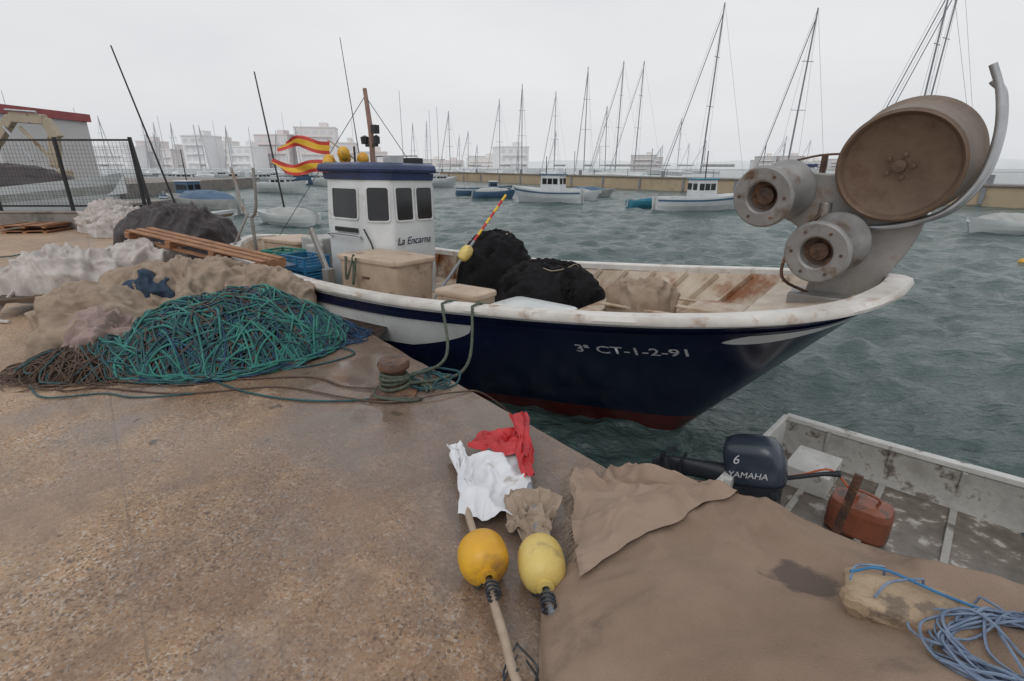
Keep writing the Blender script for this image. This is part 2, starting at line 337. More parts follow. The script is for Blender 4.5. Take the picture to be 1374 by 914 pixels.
    bs=N.new('ShaderNodeMapRange'); bs.inputs['To Min'].default_value=.8; bs.inputs['To Max'].default_value=.18; L.new(wetc,bs.inputs['Value'])
    L.new(mth('MULTIPLY',bs.outputs[0],mth('SUBTRACT',1.0,mth('MULTIPLY',pud,.85))),bp.inputs['Strength'])
    L.new(h,bp.inputs['Height']); L.new(bp.outputs[0],b.inputs['Normal'])
    return m
QMAT=quay_mat()
end=w2q(-9.4,14.9); edge=[]
X=-14.
while X<end.x:
    chip=.015*nz(X*3,1.3)+.03*max(0,nz(X*1.7,7.7)-.25)
    edge.append((X,abs(chip))); X+=.06
edge.append((end.x,.02))
far=w2q(-45,16.0); poly=edge+[(far.x,far.y),(far.x,45),(-14,45)]
n=len(poly); vs=[]
for i,(x,y) in enumerate(poly): vs.append((x,y,0))
for i,(x,y) in enumerate(poly): vs.append((x,y-(.02 if i<len(edge) else 0),-.03))
for i,(x,y) in enumerate(poly): vs.append((x,y-(.02 if i<len(edge) else 0),-4))
fs=[tuple(range(n))]
for i in range(n):
    j=(i+1)%n
    fs+=[(i,i+n,j+n,j),(i+n,i+2*n,j+2*n,j+n)]
q=mesh('quay',vs,fs,QMAT,None,QM,False)
# ------------------------------------------------------------ main fishing boat
BD=(.808,-.589); BM=frame(-.92,7.05,ZW,math.atan2(BD[1],BD[0]),math.radians(-1.5))
boat=empty('fishing_boat',BM)
GP=[(-5.15,0,1.58),(-5.0,.32,1.57),(-4.5,.75,1.55),(-3.6,1.2,1.51),(-2.3,1.5,1.48),(-.8,1.66,1.46),(.7,1.7,1.49),(1.9,1.67,1.57),(2.86,1.6,1.65),(3.74,1.47,1.74),(4.4,1.2,1.82),(4.8,.85,1.89),(5.02,.42,1.96),(5.1,0,2.0)]
GC=cat(GP,18)
GX=[c[0] for c in GC]; GZ=[c[2] for c in GC]
def hullp(g,v,side=1,off=0.):
    xg,wg,zg=g; u=(xg+5.15)/10.25
    xs=-5.15+.55*v; xb=5.1-2.2*v; x=xs+(xb-xs)*u
    k=sst(.40,.97,u); k2=sst(.45,.0,u)
    midS=(1-v**4)**.5; bow=(1-v)**1.1; st=(1-v**1.6)
    s=midS*(1-k)+bow*k; s=s*(1-k2)+st*k2*1.0
    return Vector((x,side*(wg*s+off),zg*(1-v)-.5*v))
NV=60; nG=len(GC)
g=G()
for side in(-1,1):
    vs=[hullp(c,i/NV,side) for c in GC for i in range(NV+1)]; fs=[]
    for a in range(nG-1):
        for b_ in range(NV):
            q0=(a*(NV+1)+b_,a*(NV+1)+b_+1,(a+1)*(NV+1)+b_+1,(a+1)*(NV+1)+b_)
            fs.append(q0 if side<0 else q0[::-1])
    g.add(vs,fs,0)
mesh('hull',g.v,g.f,HULLP,boat)
def solve(xt,zt,side=-1,off=.006):
    lo,hi=0,nG-1
    for _ in range(20):
        mid=(lo+hi)/2; i=int(mid); f=mid-i; c=GC[i]*(1-f)+GC[min(i+1,nG-1)]*f; vv=max(0,(c[2]-zt)/(c[2]+.5))
        if hullp(c,vv,side).x<xt: lo=mid
        else: hi=mid
    return hullp(c,vv,side,off)
def patch(g,x0,x1,nx,hi,lo,nzz,off=.005,sides=(-1,1)):
    for side in sides:
        vs=[];fs=[]
        for i in range(nx+1):
            x=x0+(x1-x0)*i/nx; zg=float(np.interp(x,GX,GZ)); a,b_=zg-hi(x),zg-lo(x)
            for j in range(nzz+1): vs.append(solve(x,a+(b_-a)*j/nzz,side,off))
        for i in range(nx):
            for j in range(nzz):
                k=i*(nzz+1)+j; fs.append((k,k+nzz+1,k+nzz+2,k+1)[::side])
        g.add(vs,fs)
g=G()
patch(g,-4.9,1.78,90,lambda x:.19,lambda x:.19+.33*math.sqrt(min(1,max(0,(1.78-x)/.9))),8)
patch(g,-4.8,.5,60,lambda x:.60,lambda x:.64,2)
patch(g,4.0,4.82,30,lambda x:.235-.10*(x-4.0)-.05*math.sin(math.pi*min(1,(x-4.0)/.82)**.7),lambda x:.235-.10*(x-4.0)+.05*math.sin(math.pi*min(1,(x-4.0)/.82)**.7),4)
patch(g,-5.0,4.9,140,lambda x:.03,lambda x:.075,2)
g.obj('white_stripes',WHITE,boat,smooth=True)
def rail(dw_in,dw_out,z0,z1,name,m):
    g=G()
    pts=[(c[0],-c[1],c[2]) for c in GC]+[(c[0],c[1],c[2]) for c in GC[::-1][1:-1]]
    n=len(pts); R=[]
    for i,p in enumerate(pts):
        a=np.array(pts[i-1]);b=np.array(pts[(i+1)%n]); t=(b-a)[:2]; t=t/np.linalg.norm(t); nn=np.array((t[1],-t[0]))
        w=1+.06*nz(p[0]*2,p[1]*2)
        R.append([(p[0]+nn[0]*o,p[1]+nn[1]*o,p[2]+z*w) for o,z in((dw_out,z0+.012),(dw_out+.008,(z0+z1)/2),(dw_out-.012,z1),(-dw_in+.012,z1),(-dw_in,z1-.012),(-dw_in,z0))])
    R.append(R[0]); g.rings(R,0,False); g.obj(name,m,boat,smooth=True)
rail(.13,.05,-.045,.035,'cap_rail',CAPW)
def hz(c,z,side,off):
    v=(c[2]-z)/(c[2]+.5); return hullp(c,v,side,off)
g=G()
for side in(-1,1):
    R=[]
    for c in GC[2:-2]:
        zt=c[2]-.15; R.append([hz(c,zt,side,-.005),hz(c,zt,side,.028),hz(c,zt-.032,side,.028),hz(c,zt-.032,side,-.005)])
    g.rings(R)
g.obj('rub_rail',NAVY,boat,smooth=True)
def deckz(x): return 1.0 if x<3.0 else 1.0+.36*sst(3.0,3.7,x)
def inn(c,z,side,ins=.07):
    p=hz(c,z,side,0); x=p.x*.985
    return (x,side*max(0,abs(p.y)-ins),z)
g=G()
for side in(-1,1):
    R=[]
    for c in GC:
        zb=deckz(c[0]); zt=c[2]-.03
        col_=[inn(c,zt+(zb-zt)*t,side,.09) for t in(0,.33,.66,1)]
        R.append(col_+[(col_[-1][0],0,zb+.02)])
    m=len(R); k=5; vs=[p for r in R for p in r]
    fs=[(a*k+b_,(a+1)*k+b_,(a+1)*k+b_+1,a*k+b_+1) for a in range(m-1) for b_ in range(k-1)]
    g.add(vs,fs)
g.obj('deck_and_bulwark',DECKI,boat)
g=G()   # breasthook deck carrying the hauler
R=[]
for c in GC:
    if c[0]>4.15:
        a=inn(c,c[2]-.10,-1,.05); b_=inn(c,c[2]-.10,1,.05); R.append([a,b_,(b_[0],b_[1],b_[2]-.05),(a[0],a[1],a[2]-.05)])
g.rings(R); g.obj('bow_deck',DECKI,boat)
g=G()
for xr in np.arange(-4.2,4.3,.42):
    c=min(GC,key=lambda c:abs(c[0]-xr)); zb=deckz(c[0])
    for s in(-1,1):
        a=inn(c,c[2]-.05,s,.12); b_=inn(c,zb,s,.12); 
        if abs(b_[1])>.1: g.beam(a,b_,.05,.07)
g.box((2.3,0,1.30),(.22,2.7,.06)); g.box((2.75,.6,1.15),(.7,.7,.3)); g.box((3.65,.1,1.46),(.5,.5,.16)); 
for yy in(-.8,-.4,0,.4,.8): g.box((2.95,yy,1.40),(1.1,.05,.03))
g.box((3.4,0,1.40),(.12,2.1,.07))
g.obj('frames_and_thwarts',DECKI,boat,bevel=.01)
def hull_text(body,x0,z0,width,hgt,slope,m,name):
    cu=bpy.data.curves.new(name,'FONT'); cu.body=body; cu.size=1; cu.resolution_u=3; cu.offset=.012
    o=bpy.data.objects.new('tmp',cu); COL.objects.link(o); bpy.context.view_layer.update()
    me=bpy.data.meshes.new_from_object(o.evaluated_get(bpy.context.evaluated_depsgraph_get()))
    bpy.data.objects.remove(o)
    wx=max(v.co.x for v in me.vertices)
    for v in me.vertices:
        dx=v.co.x/wx*width; v.co=solve(x0+dx,z0+v.co.y*hgt/.7+slope*dx,-1,.008)
    me.materials.clear(); me.materials.append(m)
    o=bpy.data.objects.new(name,me); link(o,boat)
hull_text('3ª CT-1-2-91',2.80,1.255,.95,.085,.10,LETTER,'registration_text')
# wheelhouse
g=G(); Lx,Wy,ch=.56,.68,.28; cx,cy=-1.25,.05
def foot(e=0.,fw=0.):
    return [(-Lx-e,-Wy-e),(Lx-ch,-Wy-e),(Lx+e+fw,-Wy+ch),(Lx+e+fw,Wy-ch),(Lx-ch,Wy+e),(-Lx-e,Wy+e)]
def ring(z,e=0,fw=0): return [(cx+a,cy+b,z) for a,b in foot(e,fw)]
g.rings([ring(1.0),ring(2.15),ring(2.8,-.03)]); g.obj('wheelhouse_walls',WHITE,boat,bevel=.03)
g=G(); g.rings([ring(2.8,.05),ring(2.84,.07),ring(2.90,.05),ring(2.93,-.03)]); g.obj('wheelhouse_roof',BLUEROOF,boat,bevel=.015)
g=G(); g.rings([ring(2.70,-.005),ring(2.795,.01)]); g.obj('blue_fascia',BLUEROOF,boat)
gw=G(); gf=G()
F=foot()
def window(p,q,u0,u1,z0,z1):
    p=Vector((cx+p[0],cy+p[1],0));q=Vector((cx+q[0],cy+q[1],0)); d=(q-p); n=Vector((d.y,-d.x,0)).normalized()
    def pt(u,z,o): 
        lean=-.03*(z-2.15)/.65*0.9
        return p+d*u+n*(o+lean)+Vector((0,0,z))
    def rr(u0,u1,z0,z1,o,rad=.035):
        L=d.length; out=[]
        for (cu,cz,a0) in((u1-rad/L,z1-rad,0),(u0+rad/L,z1-rad,90),(u0+rad/L,z0+rad,180),(u1-rad/L,z0+rad,270)):
            for a in range(0,91,30):
                t=math.radians(a0+a); out.append(pt(cu+math.cos(t)*rad/L,cz+math.sin(t)*rad,o))
        return out
    a=rr(u0,u1,z0,z1,.008); k=len(a); gw.add(a,[tuple(range(k))])
    e=.02; L=d.length
    o1=rr(u0-e/L,u1+e/L,z0-e,z1+e,.002,.05);o2=rr(u0-e/L,u1+e/L,z0-e,z1+e,.018,.05);o3=rr(u0,u1,z0,z1,.018)
    gf.rings([o1,o2,o3,a],0,False)
window(F[0],F[1],.2,.85,2.18,2.58); window(F[1],F[2],.14,.86,2.16,2.60); window(F[2],F[3],.08,.46,2.16,2.60); window(F[2],F[3],.56,.94,2.16,2.60); window(F[3],F[4],.2,.8,2.16,2.60)
gw.obj('window_panes',GLASS,boat); gf.obj('window_frames',WHITE,boat)
def flat_text(body,M,size,m,name,parent):
    cu=bpy.data.curves.new(name,'FONT'); cu.body=body; cu.size=size; cu.extrude=.001; cu.shear=.3
    o=bpy.data.objects.new('tmp',cu); COL.objects.link(o); bpy.context.view_layer.update()
    me=bpy.data.meshes.new_from_object(o.evaluated_get(bpy.context.evaluated_depsgraph_get())); bpy.data.objects.remove(o)
    me.materials.clear(); me.materials.append(m); o=bpy.data.objects.new(name,me); link(o,parent,M)
flat_text('La Encarna',Matrix.Translation((cx+Lx+.012,cy-.36,1.82))@Matrix.Rotation(math.pi/2,4,'Z')@Matrix.Rotation(math.pi/2,4,'X'),.15,NAVY,'name_lettering',boat)
g=G(); g.tube(cat([(cx-.45,-.63,1.9),(cx-.45,-.70,1.95),(cx+.2,-.70,1.95),(cx+.2,-.63,1.9)],4),.012,6); g.tube([(cx-.5,.3,2.92),(cx-.5,.3,3.04),(cx+.4,.3,3.04),(cx+.4,.3,2.92)],.01,6)
g.box((cx+.45,-.2,2.97),(.16,.22,.1)); g.obj('handrails_and_lamp',STEEL,boat)
g=G(); g.box((cx-.1,-.655,2.02),(.5,.02,.06)); g.tube(cat([(cx+.3,-.66,2.05),(cx+.42,-.62,1.75),(cx+.30,-.66,1.4),(cx+.34,-.66,1.1)],6),.012,6); g.obj('cable_and_trim',BLACK,boat)
g=G(); g.tube([(-1.75,.25,1.0),(-1.78,.25,3.4),(-1.86,.25,4.0)],[.05,.04,.03],8); g.obj('wooden_mast',mat('mast_wood',(.30,.19,.15),(.2,.12,.09),6,.6),boat,smooth=True)
g=G(); g.tube([(-1.75,.25,3.4),(-1.6,.2,3.4)],.02); g.box((-1.62,.2,3.42),(.09,.09,.12)); g.box((-1.78,.25,3.2),(.26,.04,.04)); g.lathe([(.0,0),(.06,0),(.07,.1),(0,.13)],Matrix.Translation((-1.93,.25,3.22)),12); g.lathe([(.0,0),(.05,0),(.05,.1),(0,.13)],Matrix.Translation((-1.66,.25,3.22)),12)
g.box((-.95,.3,2.97),(.25,.18,.08)); g.tube([(-1.5,-.3,2.92),(-1.5,-.3,3.15)],.015); g.tube([(-2.3,.6,1.5),(-2.95,.7,4.9)],[.012,.005])
g.tube([(-1.86,.25,3.9),(-1.0,.3,2.95)],.005,4); g.tube([(-1.86,.25,3.9),(-3.9,-.3,1.6)],.005,4)
g.obj('mast_fittings',BLACK,boat)
g=G()
for p in((-1.75,-.3,3.06),(-1.93,-.15,3.0),(-1.7,.0,2.99),(-2.0,-.38,2.95),(-1.85,-.5,2.9)):
    g.lathe([(max(.001,.09*math.sin(a)),.10*-math.cos(a)) for a in np.linspace(0,math.pi,10)],Matrix.Translation(p),14)
g.obj('roof_floats',YELLOW,boat,smooth=True)
g=G(); g.tube([(-4.0,-.62,1.3),(-4.0,-.62,2.05)],.03,8)
g.tube(cat([(-4.47,-.62,2.85),(-4.38,-.62,2.6),(-4.3,-.62,2.28),(-4.15,-.62,2.08),(-3.95,-.62,2.06),(-3.82,-.62,2.2),(-3.76,-.62,2.5),(-3.74,-.62,2.85)],5),.026,8)
g.tube([(-4.1,-.62,2.1),(-4.25,-.9,1.5)],.02,8)
g.obj('net_fork',GALV,boat,smooth=True)
g=G(); g.beam((-1.0,-1.25,1.5),(-1.45,-1.15,2.05),.05,.1); g.box((-1.0,-1.25,1.45),(.12,.12,.25)); g.obj('lever_bracket',GALV,boat,bevel=.01)
g=G(); g.box((-2.35,-.35,1.45),(.55,.5,.75)); g.tube([(-2.1,-.7,1.2),(-2.1,-.7,1.75)],.13,14); g.obj('engine_casing',mat('grey_casing',(.42,.42,.4),(.3,.3,.29),3,.5),boat,bevel=.03)
# ---- net hauler
def HM(x,y,z,tilt=0,yaw=0): return Matrix.Translation((x,y,z))@Matrix.Rotation(math.radians(yaw),4,'Z')@Matrix.Rotation(math.radians(90+tilt),4,'X')
g=G()
outl=cat([(4.36,1.72),(4.80,1.72),(4.96,2.0),(5.12,2.4),(5.10,2.8),(4.85,3.0),(4.5,2.84),(4.1,2.86),(3.92,2.72),(3.98,2.50),(4.22,2.38),(4.32,2.12),(4.40,1.9)],4)
k=len(outl); y0_,y1_=.10,.22
g.add([(p[0],y0_,p[1]) for p in outl]+[(p[0],y1_,p[1]) for p in outl],[tuple(range(k))]+[tuple(range(2*k-1,k-1,-1))]+[(i,i+k,(i+1)%k+k,(i+1)%k) for i in range(k)])
g.box((4.55,.06,1.77),(.55,.42,.10)); g.box((4.58,.30,2.05),(.2,.18,.6)); g.tube([(4.42,.08,2.0),(4.42,.08,2.6)],.05,10); g.obj('hauler_bracket',GALV,boat,bevel=.02)
def sheave(x,z,r,name,y0=-.28):
    g=G(); M_=HM(x,y0,z,8,-14)
    g.lathe([(r*.50,.06),(r*.50,.155),(r*.56,.17),(r*.94,.17),(r,.155),(r+.004,.13),(r*.97,.11),(r*.82,.03),(r*.80,-.08),(r*.84,-.16),(r*1.0,-.26),(r*1.02,-.28),(r*.98,-.30),(r*.4,-.30),(r*.35,-.42)],M_,48)
    g.obj(name,GALVD,boat,smooth=True)
    g=G(); g.lathe([(r*.51,.07),(r*.3,.06),(r*.28,.10),(.001,.11)],M_,24)
    for t in range(6): 
        a=t*1.047; g.lathe([(.012,.165),(.012,.18),(.001,.181)],M_@Matrix.Translation((r*.75*math.cos(a),r*.75*math.sin(a),0)),8)
    g.obj(name+'_hub',RUST,boat,smooth=True)
sheave(4.03,2.66,.25,'sheave_upper'); sheave(4.5,2.24,.25,'sheave_lower')
g=G(); M_=HM(4.90,.06,2.92,10,-10)
g.lathe([(.001,-.34),(.43,-.34),(.465,-.32),(.47,-.28),(.445,-.24),(.425,-.1),(.405,.1),(.41,.17),(.425,.19),(.42,.215)],M_,72,0)
g.obj('hauler_drum',RUSTPLATE,boat,smooth=True)
g=G()
g.lathe([(.421,.213),(.40,.222),(.385,.205),(.37,.17),(.30,.145),(.12,.13),(.001,.13)],M_,72,0)
for t in range(5):
    a=t*1.257; g.lathe([(.016,.13),(.016,.152),(.001,.154)],M_@Matrix.Translation((.09*math.cos(a),.09*math.sin(a),.003)),8)
g.lathe([(.05,.12),(.045,.16),(.001,.165)],M_,20)
g.obj('drum_dish',RUSTDISH,boat,smooth=True)
g=G()
for dy,dx_ in((-.05,.0),(.06,.03)):
    g.tube(cat([(5.27+dx_,dy,3.57-dx_*3),(5.35+dx_,dy,3.38),(5.40+dx_,dy,3.1),(5.37+dx_,dy,2.80),(5.22+dx_,dy,2.56),(4.95,dy+.05,2.44),(4.72,dy+.1,2.40)],8),.026,10)
g.obj('guard_tubes',STEEL,boat,smooth=True)
g=G(); g.tube(cat([(4.15,.2,2.84),(3.9,.6,2.9),(4.2,.95,3.02),(4.6,1.1,3.04)],6),.011,6); g.tube([(4.3,.5,2.83),(4.3,.5,3.0)],.028,8); g.tube(cat([(4.45,.0,1.8),(4.2,-.1,1.95),(4.25,-.05,2.3),(4.4,.05,2.5)],6),.014,6); g.obj('handle_rod',RUST,boat,smooth=True)
def flag(name,P0,du,dv,nu,nv,mats,fn,parent=None,amp=.05,M=None,seed=0):
    vs=[];fs=[];ii=[]
    P0=Vector(P0);du=Vector(du);dv=Vector(dv); n=du.cross(dv).normalized()
    for i in range(nu+1):
        for j in range(nv+1):
            u=i/nu;v=j/nv
            vs.append(P0+du*u+dv*v*(1-.25*u)+n*(amp*math.sin(u*10+seed+v*2.5)*u)+dv*(.40*math.sin(u*6.5+seed)*u)-du*(.06*math.sin(v*5+seed)*u))
    for i in range(nu):
        for j in range(nv):
            fs.append((i*(nv+1)+j,(i+1)*(nv+1)+j,(i+1)*(nv+1)+j+1,i*(nv+1)+j+1)); ii.append(fn((i+.5)/nu,(j+.5)/nv))
    return mesh(name,vs,fs,mats,parent,M,True,ii)
sp=lambda u,v: 1 if .25<v<.75 else 0
flag('spanish_flag_upper',(-2.2,-.2,3.24),(-.62,-.42,.06),(-.03,0,-.19),32,14,[FREDB,FYEL],sp,boat,.09,seed=1)
flag('spanish_flag_lower',(-2.05,-.3,2.96),(-.64,-.50,-.02),(0,0,-.19),32,14,[FREDB,FYEL],sp,boat,.09,seed=3.4)
g=G(); g.tube([(-1.5,-.2,2.92),(-2.25,-.2,3.27)],.011); g.tube([(-1.5,-.3,2.8),(-2.12,-.3,3.0)],.011); g.obj('flag_staffs',POLEW,boat)
# ------------------------------------------------------------ heaps
def heapmesh(name,cx,cy,z0,rx,ry,h,rot,m,fold=.06,fq=2.5,seed=0,pw=2.2,M=None,lobe=.15,nr=44,na=110,parent=None,fine=.012,flat=1.5):
    ca,sa=math.cos(rot),math.sin(rot)
    def P(r,a):
        lob=1+lobe*nz(math.cos(a)*1.3+seed,math.sin(a)*1.3,seed)*1.6
        x=rx*r*lob*math.cos(a); y=ry*r*lob*math.sin(a); z=h*max(0,(1-r**pw))**(1/flat)
        q=Vector((x,y,z))
        w=noise.noise(Vector((x*1.3+seed,y*1.3,4)))*.8
        f1=noise.noise(Vector((x*fq+seed*3+w,y*fq*.8+w,z*fq*.6)))
        f2=noise.noise(Vector((x*fq*2.3+seed+w*2,y*fq*2.0+w*2,z*1.5)))
        f3=noise.noise(Vector((x*fq*4.6+w*3,y*fq*4+seed+w*3,z*3)))
        rd=(1-abs(f1)*2.6)*fold+(1-abs(f2)*2.6)*fold*.5+(1-abs(f3)*2.6)*fold*.18+nz(x*14,y*14,z*10+seed)*fine
        e=min(1,(1-r)*5+.25)
        nrm=Vector((x/rx**2*.7,y/ry**2*.7,max(.3,z/h**2*.5 if h else 1))).normalized()
        q+=nrm*rd*e
        X=q.x*ca-q.y*sa+cx; Y=q.x*sa+q.y*ca+cy
        return (X,Y,z0+max(-.02,q.z))
    vs=[P(0,0)]
    for i in range(1,nr+1):
        r=(i/nr)**.75
        for j in range(na): vs.append(P(r,2*math.pi*j/na))
    fs=[(0,1+j,1+(j+1)%na) for j in range(na)]
    for i in range(nr-1):
        for j in range(na):
            a=1+i*na+j;b_=1+i*na+(j+1)%na
            fs.append((a,a+na,b_+na,b_))
    return mesh(name,vs,fs,m,parent,M,True)
def hdome(x,y,cx,cy,rx,ry,h,rot=0,pw=2.2,flat=1.5):
    dx,dy=x-cx,y-cy; u=(dx*math.cos(rot)+dy*math.sin(rot))/rx; v=(-dx*math.sin(rot)+dy*math.cos(rot))/ry
    r=math.hypot(u,v); return h*max(0,1-r**pw)**(1/flat) if r<1 else 0
def ropewalk(g,hf,cx,cy,rx,ry,n,L,r,rng,lift=.05,step=.035,curv=5,i=0,sides=5,rot=0,spread=.8,bias=None):
    ca,sa=math.cos(rot),math.sin(rot)
    for _ in range(n):
        a=rng.uniform(0,6.28); q=math.sqrt(rng.uniform(0,1))*spread
        x,y=q*math.cos(a),q*math.sin(a); hd=rng.uniform(0,6.28) if bias is None else bias+rng.gauss(0,.5)+(math.pi if rng.random()<.5 else 0)
        c=rng.uniform(-curv,curv)*.6; lf=rng.uniform(0,lift); pts=[]
        for k in range(int(L*rng.uniform(.4,1.4)/step)):
            X=cx+x*rx*ca-y*ry*sa; Y=cy+x*rx*sa+y*ry*ca
            pts.append((X,Y,hf(X,Y)+r+lf*(.6+.4*math.sin(k*.3+a))+.010*math.sin(k*.5+a)))
            c+=rng.uniform(-1,1)*curv*.35; c*=.93; hd+=c*step
            if x*x+y*y>.9:
                want=math.atan2(-y,-x); dlt=(want-hd+math.pi)%(2*math.pi)-math.pi; hd+=dlt*.15
            x+=math.cos(hd)*step/rx; y+=math.sin(hd)*step/ry
        if len(pts)>3: g.tube(pts,r,sides,i)
rng=random.Random(5)
def net_black(name,x,y,z,rx,ry,h,seed):
    e=empty(name,BM)
    heapmesh('net_body',x,y,z,rx,ry,h,0,BLACKNET,.05,4,seed,2.6,None,.15,34,80,e,.025,1.8)
    g=G(); ropewalk(g,lambda X,Y:z+hdome(X,Y,x,y,rx,ry,h,0,2.6,1.8)+.02,x,y,rx*.95,ry*.95,50,1.6,.006,rng,.03); g.obj('net_cords',BLACKNET,e)
    g=G(); ropewalk(g,lambda X,Y:z+hdome(X,Y,x,y,rx,ry,h,0,2.6,1.8)+.05,x,y,rx*.6,ry*.6,2,1.2,.006,rng,.02); g.obj('float_line',POLEW,e)
net_black('fishing_net',.25,.75,1.05,.62,.55,.92,2.2)
net_black('fishing_net',1.45,.35,1.05,.72,.62,.66,5.1)
def crate(name,x,y,z,dx,dy,dz,m,rot=0,M=BM,sd=0):
    e=empty(name,M@frame(x,y,z,rot)); g=G()
    def rr(sx,sy,z_,n=8,p=.22):
        out=[]
        for k in range(40):
            t=2*math.pi*k/40; c_=math.cos(t); s_=math.sin(t)
            out.append((sx/2*abs(c_)**p*math.copysign(1,c_)*(1+.02*nz(k*.3,z_*3,sd)),sy/2*abs(s_)**p*math.copysign(1,s_)*(1+.02*nz(k*.3,z_*3,sd+4)),z_))
        return out
    g.rings([rr(dx*.90,dy*.90,0),rr(dx*.92,dy*.92,dz*.3),rr(dx*.94,dy*.94,dz*.7),rr(dx*.95,dy*.95,dz)]); g.obj('body',m,e,smooth=True)
    g=G(); g.rings([rr(dx,dy,dz-.015),rr(dx*1.01,dy*1.01,dz+.005),rr(dx*.995,dy*.995,dz+.035),rr(dx*.95,dy*.95,dz+.045),rr(dx*.6,dy*.6,dz+.040)]); g.obj('lid',m,e,smooth=True)
    g=G(); g.box((0,-dy*.465-.004,dz*.72),(.14,.012,.03)); g.obj('hand_slot',RUST,e,bevel=.003)
    return e
crate('storage_box',-.30,-.85,1.0,1.15,.75,.74,CREAM,.03)
crate('storage_box',-3.35,-.2,1.05,1.0,.8,.62,CREAM,.1,sd=3)
crate('storage_box',1.15,-.95,1.0,.62,.42,.50,CREAM,.05,sd=5)
crate('storage_box',1.95,-.75,1.0,.85,.55,.40,WHITE,-.05,sd=7)
g=G(); g.tube(cat([(-.6,-1.25,1.78),(-.55,-1.30,1.5),(-.48,-1.28,1.65),(-.5,-1.2,1.8),(-.42,-1.30,1.45),(-.38,-1.26,1.78)],6),.014,6); g.obj('hanging_rope',GREENR,None,BM,smooth=True)
def fishcrate(x,y,z,m,name='fish_crate',dx=.55,dy=.38,dz=.17,rot=0):
    g=G(); t=.02
    g.box((0,0,.01),(dx,dy,.02))
    for k in range(4):
        zz=.03+k*dz/4+.01
        for s in(-1,1):
            g.box((0,s*(dy/2),zz),(dx,t,dz/6)); g.box((s*dx/2,0,zz),(t,dy,dz/6))
    for sx in(-1,-.33,.33,1):
        for s in(-1,1): g.box((sx*dx/2,s*dy/2,dz/2),(.03,t*1.3,dz))
    for s in(-1,1): g.box((0,s*dy/2,dz),(dx+.04,.035,.02)); g.box((s*dx/2,0,dz),(.035,dy,.019))
    g.obj(name,m,None,BM@frame(x,y,z,rot))
CB=mat('crate_blue',(.02,.16,.33),None,4,.45); CG=mat('crate_green',(.02,.22,.18),None,4,.45)
for i in range(4): fishcrate(-1.75,-1.1,.95+i*.18,CB if i!=1 else CG)
for i in range(4): fishcrate(-2.4,-1.0,.95+i*.18,CG if i%2 else CB,rot=.2)
heapmesh('canvas_sack',2.75,.3,1.0,.40,.32,.62,0,BEIGE,.06,5,3.3,4.5,BM,.12,34,80,None,.008,3.)
heapmesh('rope_heap',-2.6,-.9,1.0,.3,.3,.5,0,BROWNR,.05,8,1.3,2.5,BM,.1,20,50,None,.03)
g=G(); ropewalk(g,lambda x,y:1.03,2.2,.9,.4,.25,10,1.4,.011,rng,.05,.03,8); ropewalk(g,lambda x,y:1.03,.7,-.9,.25,.2,8,1.2,.01,rng,.05,.03,8); g.obj('deck_rope',GREENR,None,BM,smooth=True)
e=empty('marker_pole',BM)
a=Vector((.45,-.75,1.3)); b_=Vector((.85,.2,2.55))
g=G(); g.tube([a,a.lerp(b_,.55)],.018,8); g.obj('shaft',POLEG,e)
gr=G();gy=G()
for i in range(8):
    (gr if i%2==0 else gy).tube([a.lerp(b_,.55+i*.056),a.lerp(b_,.55+(i+1)*.056)],.016,8)
gr.obj('red_bands',FRED,e); gy.obj('yellow_bands',FYEL,e)
g=G(); q=(b_-a).to_track_quat('Z','Y').to_matrix().to_4x4(); g.lathe([(.02,-.11),(.06,-.09),(.08,-.03),(.08,.03),(.06,.09),(.02,.11)],Matrix.Translation(a.lerp(b_,.43))@q,16); g.obj('float',YELLOWP,e,smooth=True)
# ------------------------------------------------------------ bollard and mooring
bx,by=-.92,3.66
e=empty('mooring_bollard',frame(bx,by,0)); g=G()
g.lathe([(.15,0),(.155,.02),(.12,.04),(.085,.07),(.08,.17),(.09,.2),(.12,.215),(.125,.25),(.11,.275),(.06,.285),(.001,.288)],None,28)
g.box((0,0,.01),(.34,.34,.025)); g.obj('bollard_casting',RUST,e,smooth=True)
g=G()
for k in range(5):
    rr=.10+.012*(k%2); zz=.05+.028*k
    g.tube([(rr*math.cos(t),rr*math.sin(t),zz+.015*math.sin(t*1+k)) for t in np.linspace(0,6.3,26)],.014,7)
for k in range(2):
    rr=.15+.03*k; g.tube([(.06+rr*math.cos(t)*1.25,-.02+rr*math.sin(t),.018+.01*math.sin(t*3+k)+k*.006) for t in np.linspace(0,5.6,30)],.012,7)
g.obj('rope_turns',GREENR,e,smooth=True)
def railpt(x,side=-1,dz=.04):
    c=min(GC,key=lambda c:abs(c[0]-x)); return BM@Vector((c[0],side*(c[1]+.05),c[2]+dz))
g=G(); p1=railpt(1.55); p2=railpt(1.9)
pin=(BM.to_3x3()@Vector((0,.30,0)))
for (a,b_,sg) in((Vector((bx+.08,by+.04,.12)),p1,.42),(Vector((bx+.1,by+.0,.08)),p2,.55)):
    pts=[]
    for t in np.linspace(0,1,26):
        p=a.lerp(b_,t); p.z-=sg*4*t*(1-t)*.5*(.6+.8*t); p.x+= .16*math.sin(t*math.pi); 
        q_=w2q(p.x,p.y)
        if q_.y>-.02: p.z=max(p.z,.016)
        pts.append(p)
    pts+= [b_+pin*.3+Vector((0,0,.015)),b_+pin*.75+Vector((0,0,-.02)),b_+pin+Vector((0,0,-.25))]
    g.tube(pts,.014,8)
g.obj('mooring_rope',GREENR,smooth=True)
g=G()
g.tube(cat([(-3.4,3.75,.01),(-2.6,3.62,.01),(-1.9,3.75,.01),(-1.3,3.55,.012),(-.9,3.45,.02),(-.45,3.62,.02),(-.22,3.75,-.06),(.1,4.0,-.5),(.3,4.4,-1.2)],8),.007,6)
